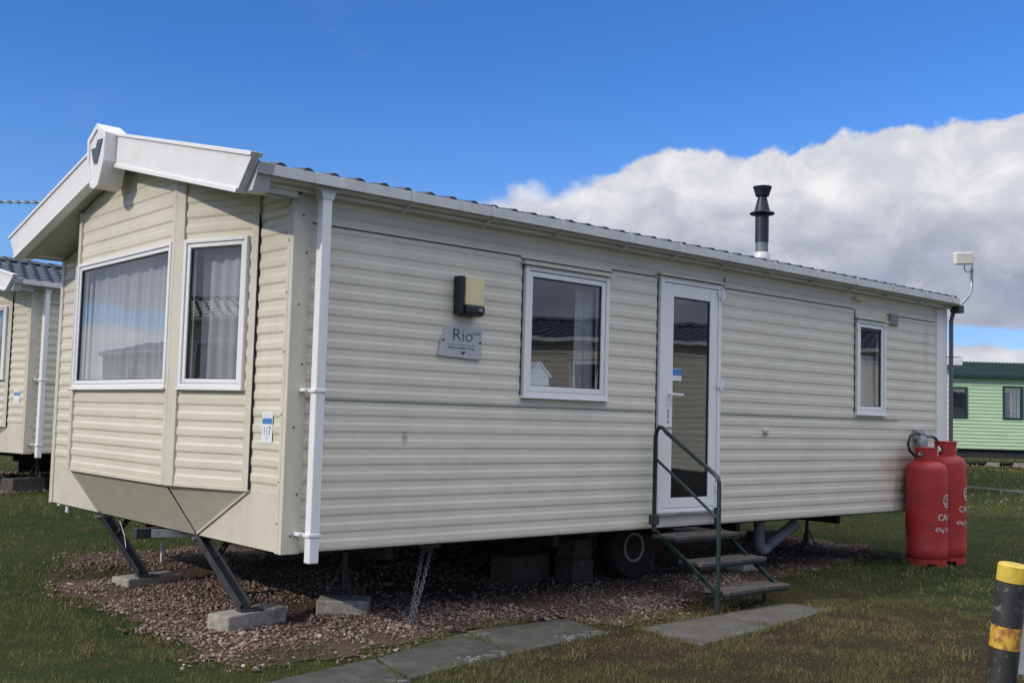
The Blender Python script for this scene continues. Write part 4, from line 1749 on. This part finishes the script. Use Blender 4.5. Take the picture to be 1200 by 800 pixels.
block(n1w(.30, .45, -.02), N1_YAW + R(10), .52, .22, .2, M['dark_concrete'], 'dark concrete block under the corner of the left neighbour caravan')
block(n1w(.10, 1.35, -.02), N1_YAW + R(10), .52, .22, .2, M['concrete'], 'concrete block at the left picture edge under the neighbour caravan leg')
copy_thing(ax_, n1w(.45, .40, .17), .4, 'steel tripod stand on the block beneath the left neighbour caravan')
copy_thing(ax_, (7.05, 1.15, 0), .8, 'steel stand far back in the shade behind the red gas bottles')
copy_thing(ax_, (6.15, 1.6, 0), .3, 'thin steel stand in the shade right of the waste pipe')

# ground stake
b = MB()
b.box(-.018, .018, 0, .18, -.012, .012)
o = b.build('wooden_stake', M['white'], bevel=.003)
o.location = (.80, 3.46, 0)
tag(o, 'small pale stake stuck in the ground beyond the bay', 'stake')

# anchor chain
ch = empty('anchor_chain', (.86, -.06, 0))
tag(ch, 'doubled galvanised anchor chain hanging slanted from the chassis to the ground', 'chain')


def chain(p, q, name='strand'):
    p, q = Vector(p), Vector(q)
    n = int((q - p).length / .0265)
    t = (q - p).normalized()
    s1 = t.cross(Vector((0, 0, 1))).normalized()
    s2 = t.cross(s1).normalized()
    b = MB()
    for i in range(n):
        c = p + (q - p) * (i + .5) / n + Vector((0, 0, -.012 * math.sin(math.pi * i / n)))
        sd_ = s1 if i % 2 else s2
        sd_ = (sd_ + (s2 if i % 2 else s1) * random.uniform(-.4, .4)).normalized()
        loop = []
        for k in range(12):
            a = 2 * math.pi * k / 12
            loop.append(c + t * math.cos(a) * .0195 + sd_ * math.sin(a) * .0105)
        b.tube(loop, .0034, 6, closed=True)
    return b.build(name, M['old_galv'], ch, smooth=60)


O0 = Vector((.86, -.06, 0))
chain(Vector((1.17, .20, .47)) - O0, Vector((.875, -.06, .0)) - O0)
chain(Vector((1.215, .17, .47)) - O0, Vector((.895, -.055, .0)) - O0)
b = MB()
b.bar(Vector((1.12, .20, .49)) - O0, Vector((1.27, .16, .49)) - O0, .05, .06)
b.lathe([(.035, -.012), (.035, .012)], 16, Vector((1.20, .185, .465)) - O0, (.3, 1, 0))
b.build('shackle', M['steel'], ch, bevel=.004)

# waste pipe
b = MB()
el_ = [(5.22, .45, .44), (5.22, .45, .26)] + [(5.22 + .075 * (1 - math.cos(a)), .45 - .0 * a, .26 - .075 * math.sin(a)) for a in np.linspace(.2, math.pi * .75, 8)]
e0 = Vector(el_[-1])
b.tube(el_ + [e0 + Vector((.06, -.01, .055))], .05, 16)
wp = empty('waste_pipe', (5.22, .45, .14))
for i in range(len(b.v)):
    b.v[i] = (b.v[i][0] - 5.22, b.v[i][1] - .45, b.v[i][2] - .14)
b.build('elbow', M['pipe'], wp, smooth=50)
b = MB()
q0, q1 = Vector((.14, -.01, .09)), Vector((.47, -.07, .265))
b.tube([q0, q1], .052, 18)
b.tube([q1 - (q1 - q0) * .16, q1 + (q1 - q0) * .02], .058, 18)
b.build('pipe', M['pipe'], wp, smooth=50)
tag(wp, 'grey plastic waste pipe with a bend under the caravan, right of the steps', 'pipe')

# ------------------------------------------------------------------ steps
stp = empty('entry_steps', (3.12, -.75, 0))
tag(stp, 'three weathered treads on a dark green steel frame with one handrail at the door', 'steps')
O1 = Vector((3.12, -.75, 0))


def L1(x, y, z):
    return Vector((x, y, z)) - O1


for k, (yf, zt_, xl, xr_) in enumerate(((-.30, .482, 3.14, 3.93), (-.56, .318, 3.14, 3.93), (-.83, .152, 3.10, 3.86))):
    b = MB()
    nst = 3
    dw = .235 / nst
    for j in range(nst):
        y0 = yf + j * dw
        z_ = zt_ + random.uniform(-.0015, .0015)
        b.box(xl - O1.x + .006 * (j % 2), xr_ - O1.x - .005 * ((j + 1) % 2), z_ - .028, z_, y0 - O1.y + .002, y0 + dw - O1.y - .002)
    b.build('tread', M['wood'], stp, bevel=.005)
RR = .0165
b = MB()
b.tube([L1(3.15, -.075, .57), L1(3.15, -.075, 1.22), L1(3.15, -.085, 1.27), L1(3.15, -.115, 1.30), L1(3.15, -.155, 1.29), L1(3.13, -.20, 1.262),
        L1(3.085, -.70, .975), L1(3.078, -.735, .95), L1(3.075, -.75, .91), L1(3.07, -.755, .02)], RR, 12)
b.build('handrail', M['green'], stp, smooth=60)
b = MB()
b.tube([L1(3.15, -.08, 1.06), L1(3.08, -.74, .66)], .011, 10)
b.build('mid_rail', M['green'], stp, smooth=60)
b = MB()
b.box(3.12 - O1.x, 3.18 - O1.x, .555, .63, -.105 - O1.y, -.045 - O1.y)
b.tube([L1(3.15, -.075, .60), L1(3.15, -.075, .50)], .02, 12)
b.build('clamp', M['steel'], stp, bevel=.004)
for x0_, x1_ in ((3.165, 3.085), (3.93, 3.80)):
    b = MB()
    b.bar(L1(x0_, -.06, .515), L1(x1_, -.76, .12), .034, .012)
    for yf, z_ in ((-.30, .452), (-.56, .288), (-.83, .122)):
        xx = x0_ + (x1_ - x0_) * (-.06 - yf) / .70
    b.build('stringer', M['green'], stp, bevel=.002)
b = MB()
for yf, z_, xl, xr_ in ((-.28, .445, 3.15, 3.92), (-.09, .445, 3.15, 3.92), (-.54, .281, 3.15, 3.92), (-.35, .281, 3.15, 3.92), (-.81, .115, 3.09, 3.85), (-.62, .115, 3.09, 3.85)):
    b.bar(L1(xl, yf, z_), L1(xr_, yf, z_), .018, .018)
b.build('tread_bearer', M['green'], stp)
b = MB()
b.tube([L1(3.70, -.70, .12), L1(3.70, -.70, .006)], .014, 10)
b.lathe([(.024, 0), (.024, .03)], 12, L1(3.70, -.70, .004))
b.build('leg', M['green'], stp)
b = MB()
b.lathe([(.030, 0), (.026, .09)], 14, L1(3.07, -.755, .004))
b.build('foot', M['rubber'], stp, smooth=40)
b = MB()
b.tube([L1(3.93, -.055, .47), L1(3.93, -.055, .66)], .016, 10)
b.build('end_stub', M['green'], stp)

# ------------------------------------------------------------------ paving slabs
for i, (pts, mk_, lab) in enumerate(SLABS):
    b = MB()
    cx = sum(p[0] for p in pts) / 4
    cy = sum(p[1] for p in pts) / 4
    r_ = random.Random(i + 3)
    edge = []
    for k in range(4):
        p, q2 = Vector(pts[k]).to_2d(), Vector(pts[(k + 1) % 4]).to_2d()
        n = 10
        for j in range(n):
            s_ = p.lerp(q2, j / n)
            j_ = .006 if j else .012
            edge.append((s_.x - cx + r_.uniform(-j_, j_), s_.y - cy + r_.uniform(-j_, j_), 0))
    b.prism(edge, (0, 0, .06))
    o = b.build('paving_slab', M[mk_], bevel=.008, seg=2)
    o.location = (cx, cy, -.047)
    o.rotation_euler = (R(r_.uniform(-.5, .5)), R(r_.uniform(-.4, .4)), 0)
    tag(o, lab, 'paving slab', 'paving slabs beside the caravan')

# ------------------------------------------------------------------ gas bottles


def cyl_wrap(mb, vs, fs, r, a0, z0, c=(0, 0)):
    pts = []
    for v in vs:
        a = a0 + v.x / r
        pts.append((c[0] + r * math.cos(a), c[1] + r * math.sin(a), z0 + v.y))
    mb.add(pts, fs)


def fine_text(body, size):
    """lettering cut into small triangles so it bends round the bottle"""
    vs, fs = text_geo(body, size)
    bm = bmesh.new()
    bv = [bm.verts.new(v) for v in vs]
    for f in fs:
        try:
            bm.faces.new([bv[i] for i in f])
        except ValueError:
            pass
    bmesh.ops.triangulate(bm, faces=bm.faces)
    bmesh.ops.subdivide_edges(bm, edges=[e for e in bm.edges if e.calc_length() > size * .18], cuts=2)
    bm.verts.index_update()
    o = [v.co.copy() for v in bm.verts], [tuple(v.index for v in f.verts) for f in bm.faces]
    bm.free()
    return o


def bottle(loc, rz, sz, label, col_rot):
    r = .197
    t = empty('gas_bottle', loc, rz)
    tag(t, label, 'gas bottle', 'gas bottles at the rear corner')
    b = MB()
    b.lathe([(.10, .045), (.165, .05), (.188, .075), (r, .11), (r + .0015, .17), (r, .175), (r, .40), (r, .65), (r, .93 * sz), (r - .004, .955 * sz),
             (r - .018, .985 * sz), (r - .045, 1.008 * sz), (r - .08, 1.022 * sz), (.05, 1.03 * sz)], 56)
    b.build('body', M['red'], t, smooth=40)
    # foot ring with cut-outs
    b = MB()
    n = 48
    for k in range(n):
        a0, a1 = 2 * math.pi * k / n, 2 * math.pi * (k + 1) / n
        z0 = .032 if (k % 12) in (4, 5, 6, 7) else 0.0
        for (aa, bb) in ((a0, a1),):
            ri, ro = .176, .186
            vs = [(rr * math.cos(a), rr * math.sin(a), z) for z in (z0, .075) for rr in (ri, ro) for a in (aa, bb)]
            b.add(vs, [(0, 1, 3, 2), (4, 6, 7, 5), (0, 4, 5, 1), (2, 3, 7, 6), (0, 2, 6, 4), (1, 5, 7, 3)])
    b.build('foot_ring', M['red'], t)
    # collar with slots
    b = MB()
    rc, n = .106, 72
    zc0, zc1 = 1.005 * sz, 1.152 * sz
    for k in range(n):
        a0, a1 = 2 * math.pi * k / n, 2 * math.pi * (k + 1) / n
        slot = (k % 24) in range(8, 16)
        spans = [(zc0, zc0 + .055), (zc1 - .042, zc1)] if slot else [(zc0, zc1)]
        for z0, z1 in spans:
            vs = [(rr * math.cos(a), rr * math.sin(a), z) for z in (z0, z1) for rr in (rc - .006, rc) for a in (a0, a1)]
            b.add(vs, [(0, 1, 3, 2), (4, 6, 7, 5), (0, 4, 5, 1), (2, 3, 7, 6), (0, 2, 6, 4), (1, 5, 7, 3)])
    b.tube([(rc * math.cos(a), rc * math.sin(a), zc1) for a in np.linspace(0, 2 * math.pi, 48, endpoint=False)], .008, 8, closed=True)
    b.build('collar', M['red'], t)
    b = MB()
    b.lathe([(.032, 0), (.028, .03), (.02, .035), (.02, .07), (.034, .072), (.034, .092), (.01, .094)], 18, (0, 0, 1.02 * sz - .005))
    b.lathe([(.014, 0), (.014, .055), (.02, .056), (.02, .075)], 14, (0, 0, 1.02 * sz + .04), (math.cos(col_rot), math.sin(col_rot), 0))
    b.build('valve', M['brass'], t, smooth=30)
    b = MB()
    a = col_rot - 2.2
    b.add([((rc + .002) * math.cos(a + da), (rc + .002) * math.sin(a + da), z) for da in (-.22, 0, .22) for z in (zc0 + .07, zc1 - .02)], [(0, 2, 3, 1), (2, 4, 5, 3)])
    b.build('label', M['sticker'], t, recalc=False)
    return t


# direction from the bottles to the lane in front: lettering faces the lane corner
BA = math.atan2(-.75, -.66)
for loc, sz, lab, off in (((7.06, -.215, 0), 1.0, 'red gas bottle nearest the steps, standing in front of its twin', 11),
                          ((7.45, -.215, 0), 1.055, 'taller red gas bottle behind, at the rear corner of the cream caravan', 17)):
    t = bottle(loc, 0, sz, lab, 1.0)
    b = MB()
    a0 = BA + R(off)
    for body, size, z in (('CALOR', .085, .455), ('47kg Propane', .056, .345)):
        vs, fs = fine_text(body, size)
        if body != 'CALOR':
            vs = [Vector((v.x - .03, v.y, 0)) for v in vs]
        cyl_wrap(b, vs, fs, .1995 + .001, a0, z * (1.15 if sz > 1.02 else 1.0))
    # roundel emblem: ring with a flame inside
    zc, ac = (.64 * (1.10 if sz > 1.02 else 1)), a0 + .13 / .2
    ring = []
    for k in range(40):
        a = 2 * math.pi * k / 40
        for rr in (.052, .062):
            ring.append(Vector((rr * math.cos(a), rr * math.sin(a) * 1.05, 0)))
    cyl_wrap(b, ring, [(2 * k, 2 * k + 1, (2 * k + 3) % 80, (2 * k + 2) % 80) for k in range(40)], .2005, ac, zc)
    arcs = []
    for k in range(13):
        a = R(-150 + 25 * k * .8)
        for rr in (.022, .036):
            arcs.append(Vector((rr * math.cos(a) - .012, rr * math.sin(a), 0)))
    cyl_wrap(b, arcs, [(2 * k, 2 * k + 1, 2 * k + 3, 2 * k + 2) for k in range(12)], .2005, ac, zc)
    b.build('lettering', M['white'], t, recalc=False)

# ------------------------------------------------------------------ bollard and board at the lane
p_lo, p_hi = Vector((1.016, -3.697, .385)), Vector((1.025, -3.746, .834))
ax = (p_hi - p_lo).normalized()
base = p_lo - ax * ((.385 + .05) / ax.z)
bo = empty('bollard', base)
bo.rotation_mode = 'QUATERNION'
bo.rotation_quaternion = Vector((0, 0, 1)).rotation_difference(ax)
tag(bo, 'leaning black post with yellow bands in the bottom right corner', 'bollard')
H = (p_hi - base).length + .004
rr = .0555
z1, z2, z3 = H - .066, H - .235, H - .318
b = MB()
b.lathe([(rr, 0), (rr, z3 - .001)], 36)
b.lathe([(rr, z2 + .001), (rr, z1 - .001)], 36)
b.build('post', M['tar'], bo, smooth=40)
b = MB()
b.lathe([(rr + .0008, z1), (rr + .0008, H - .006), (rr - .005, H), (.01, H + .001)], 36)
b.build('band', M['yellow'], bo, smooth=40)
b = MB()
b.lathe([(rr + .0006, z3), (rr + .0006, z2)], 36)
o = b.build('band', M['rustyellow'], bo, smooth=40)
o['label'] = 'rusty orange yellow band'

wb = empty('notice_board', (1.19, -3.86, 0))
tag(wb, 'blank white board on a stake behind the leaning black post', 'board')
u_ = Vector((.75, -.66, 0)).normalized()
n_ = Vector((-.66, -.75, 0))
b = MB()
p = Vector((1.050, -3.728, .418)) - Vector((1.19, -3.86, 0))
p2 = Vector((1.056, -3.770, .83)) - Vector((1.19, -3.86, 0))
b.prism([p, p + u_ * .36 + Vector((0, 0, -.004)), p2 + u_ * .36, p2], -n_ * .014)
b.build('panel', M['white'], wb, bevel=.002)
b = MB()
b.box(.04, .085, -.05, .80, -.01 - .02, .025 - .02)
b.build('stake', M['wood'], wb, bevel=.003)

# ornament inside the kitchen window
orn = empty('house_ornament', (2.055, .075, 1.49))
tag(orn, 'pale blue house shaped ornament on the sill inside the larger side window', 'ornament')
b = MB()
b.prism([(-.10, 0, 0), (.10, 0, 0), (.10, 0, .155), (0.0, 0, .245), (-.10, 0, .155)], (0, .08, 0))
b.build('body', M['ornament'], orn, bevel=.004)
b = MB()
for s_ in (-1, 1):
    b.bar((0, .04, .252), (s_ * .112, .04, .150), .012, .10)
b.build('roof', M['ornament'], orn)
b = MB()
b.box(-.25, .62, -.03, -.002, -.03, .10)
o = b.build('window_board', M['upvc'], car, bevel=.004)
o.location = (2.055, .075, 1.49)

# yagi aerial over the neighbour
mp = n1w(.1, 1.975, 3.2)
ya = empty('yagi_aerial', mp)
tag(ya, 'television aerial on a mast above the left neighbour roof, its boom against the sky', 'aerial')
pa, pb = Vector((.72, 10.73, 4.162)), Vector((1.85, 9.742, 4.155))
dz_ = pa - mp
b = MB()
b.tube([(0, 0, -.05), (0, 0, .98)], .017, 8)
b.build('mast', M['galv'], ya)
b = MB()
p0_ = Vector((0, 0, pa.z - mp.z))
b.tube([p0_ - (pb - pa).normalized() * .2, pb - mp], .012, 8)
b.build('boom', M['galv'], ya)
bd = (pb - mp - p0_).normalized()
sdv = Vector((-bd.y, bd.x, 0))
for k in range(10):
    c = p0_ + bd * (.1 + k * .128)
    b = MB()
    b.tube([c - sdv * .17 + Vector((0, 0, -.012)), c + sdv * .17 + Vector((0, 0, .012))], .0055, 6)
    b.build('element', M['steel'], ya)

# ------------------------------------------------------------------ grass
yaw_c = math.atan2(fw.x, fw.y)


def grass(nb, r0, r1, hh, ww, seed, power=1.0):
    r = np.random.default_rng(seed)
    rad = np.sqrt(r.random(nb) * (r1 ** 2 - r0 ** 2) + r0 ** 2)
    th = yaw_c + r.uniform(R(-40), R(40), nb)
    x = CAM.x + rad * np.sin(th)
    y = CAM.y + rad * np.cos(th)
    gm = gravel_mask(x, y)
    # worn and dry where people walk (door side), lush on the left lawn
    dry = sst(-.25, .95, (x - .25 * y) * .38 + (fbm(x, y, 1.1, 51, 4) - .5) * 2.2 - .25)
    dry = dry * (1 - .80 * sst(2.6, 5.0, x + .5 * (y + 1.5)))
    grn = sst(.44, .58, fbm(x, y, .8, 71, 4))
    dry = dry * (1 - .80 * grn)
    dry = np.maximum(dry, .55 * sst(.55, .68, fbm(x, y, .75, 73, 4)))
    dry = np.where(y > 3.5, dry * .6, dry)
    dry = np.where(x > 9.5, .12 + .5 * sst(.55, .7, fbm(x, y, .4, 57, 3)), dry)
    clump = np.clip((fbm(x, y, 6, 52, 3) - .5) * 1.9 + (fbm(x, y, 1.9, 59, 3) - .5) * 1.3 + .5, 0, 1)
    bare = sst(.46, .56, fbm(x, y, 2.3, 53, 5)) * np.clip(dry * 1.5, 0, 1)
    pr = np.clip(.30 + clump * .95, 0, 1) * (1 - .88 * bare)
    slab_d = np.full(x.shape, 9.0)
    for q_, _, _ in SLABS:
        slab_d = np.minimum(slab_d, edge_dist(x, y, q_))
    k = (gm < .05 + (r.random(nb) - .6) * .20) & (keep_slab(x, y) | ((slab_d < .085 * fbm(x, y, 4, 81, 3) * 1.8 - .015) & (r.random(nb) < .75))) & (r.random(nb) < pr)
    mz = moss_zone(x, y)
    tuft = (gm > -.02) & (((gm < .30) & (fbm(x, y, 2.6, 58, 3) > .60) & (y < .4)) | (mz > .55)) & keep_slab(x, y) & (r.random(nb) < .7)
    k = k | tuft
    # the far plots: no blades under the caravans' chassis
    lift = np.where(gm > .0, .010, .0)[k]
    mossy = (mz * (gm > -.05))[k]
    x, y, dry, clump, rad = x[k], y[k], dry[k], clump[k], rad[k]
    dry = dry * (1 - mossy)
    n = len(x)
    z = hgt(x, y) + lift
    h = hh * (.45 + r.random(n) ** 1.4 * .9) * (.45 + 1.05 * clump) * (1 - .30 * dry)
    a = r.uniform(0, 2 * np.pi, n)
    lean = (r.random(n) * .95 + .12) * h
    la = r.uniform(0, 2 * np.pi, n)
    wd = ww * r.uniform(.6, 1.3, n)
    bx_, by_ = np.cos(a) * wd / 2, np.sin(a) * wd / 2
    tip = np.stack([x + np.cos(la) * lean, y + np.sin(la) * lean, z + h], 1)
    A = np.stack([x - bx_, y - by_, z - .003], 1)
    B = np.stack([x + bx_, y + by_, z - .003], 1)
    v = np.stack([A, B, tip], 1).reshape(-1, 3)
    f = np.arange(n * 3).reshape(-1, 3)
    g1, g2 = np.array((.112, .138, .036)), np.array((.200, .212, .066))
    s1, s2 = np.array((.360, .280, .140)), np.array((.190, .135, .070))
    u = r.random((n, 1))
    gcol = g1 * (1 - u) + g2 * u
    big = sst(.4, .65, fbm(x, y, .8, 54, 3))[:, None]
    gcol = gcol * (1 - .25 * big) + np.array((.17, .16, .06)) * .25 * big
    scol = s1 * (1 - u) + s2 * u
    gcol = gcol * (1 - .45 * mossy[:, None])
    isdry = (r.random(n) < .10 * (1 - mossy) + .66 * dry)[:, None]
    t = np.where(isdry, scol, gcol) * r.uniform(.75, 1.2, (n, 1))
    return v, f, t


def edge_tufts(nb, seed):
    """longer uncut grass where the mower does not reach: round slabs, stones, post and bottles"""
    r = np.random.default_rng(seed)
    x, y = r.uniform(-1.2, 8.2, nb), r.uniform(-4.2, 4.4, nb)
    sd_ = np.full(nb, 9.0)
    for q_, _, _ in SLABS:
        sd_ = np.minimum(sd_, edge_dist(x, y, q_))
    gm = np.abs(gravel_mask(x, y))
    pd = np.minimum(np.hypot(x - 1.0, y + 3.66), np.hypot(x - 1.19, y + 3.86) - .02) - .05
    bd_ = np.minimum(np.hypot(x - 7.06, y + .215), np.hypot(x - 7.45, y + .215)) - .19
    fd_ = np.hypot(x - 3.07, y + .755) - .02
    near = np.minimum(np.minimum(sd_, gm * 1.3), np.minimum(np.minimum(pd, bd_), fd_))
    cl = fbm(x, y, 4.5, 91, 3)
    k = (near < .055) & (near > -.02) & (cl > .48) & (r.random(nb) < (cl - .42) * 3.2) & (keep_slab(x, y) | (sd_ < .02))
    # odd weeds standing in the lawn
    wk = (fbm(x, y, 5.5, 95, 2) > .80) & keep_slab(x, y) & (gravel_mask(x, y) < .02) & (r.random(nb) < .5)
    k = k | wk
    x, y = x[k], y[k]
    n = len(x)
    z = hgt(x, y)
    h = .042 * (.35 + r.random(n) ** 1.5)
    a = r.uniform(0, 2 * np.pi, n)
    la = r.uniform(0, 2 * np.pi, n)
    lean = h * (.2 + .9 * r.random(n))
    wd = .0042 * r.uniform(.7, 1.3, n)
    dx, dy = np.cos(a) * wd / 2, np.sin(a) * wd / 2
    mx, my = x + np.cos(la) * lean * .35, y + np.sin(la) * lean * .35
    A = np.stack([x - dx, y - dy, z - .004], 1)
    B = np.stack([x + dx, y + dy, z - .004], 1)
    C = np.stack([mx + dx * .8, my + dy * .8, z + h * .65], 1)
    Dm = np.stack([mx - dx * .8, my - dy * .8, z + h * .65], 1)
    tip = np.stack([x + np.cos(la) * lean, y + np.sin(la) * lean, z + h], 1)
    v = np.stack([A, B, C, Dm, tip], 1).reshape(-1, 3)
    o_ = np.arange(n)[:, None] * 5
    f = np.concatenate([o_ + np.array([[0, 1, 2]]), o_ + np.array([[0, 2, 3]]), o_ + np.array([[3, 2, 4]])])
    u = r.random((n, 1))
    t = np.where(r.random((n, 1)) < .3, np.array((.33, .27, .13)), np.array((.085, .125, .030)) * (1 - u) + np.array((.15, .18, .05)) * u)
    return v, f, np.concatenate([t, t, t])


parts = [edge_tufts(420000, 77), grass(230000, 1.9, 5.2, .021, .0028, 61), grass(330000, 5.0, 9.5, .023, .0042, 62), grass(200000, 9.3, 20, .030, .011, 63), grass(120000, 19, 48, .05, .035, 64)]
off = 0
V, F, T = [], [], []
for v, f, t in parts:
    V.append(v)
    F.append(f + off)
    T.append(t)
    off += len(v)
gr = np_mesh('grass', np.concatenate(V), np.concatenate(F), attr_mat('grass_blade', .6, trans=.3, spec=.25), np.concatenate(T))
tag(gr, 'short mown grass, green on the left and worn brown before the steps', 'grass', kind='stuff')
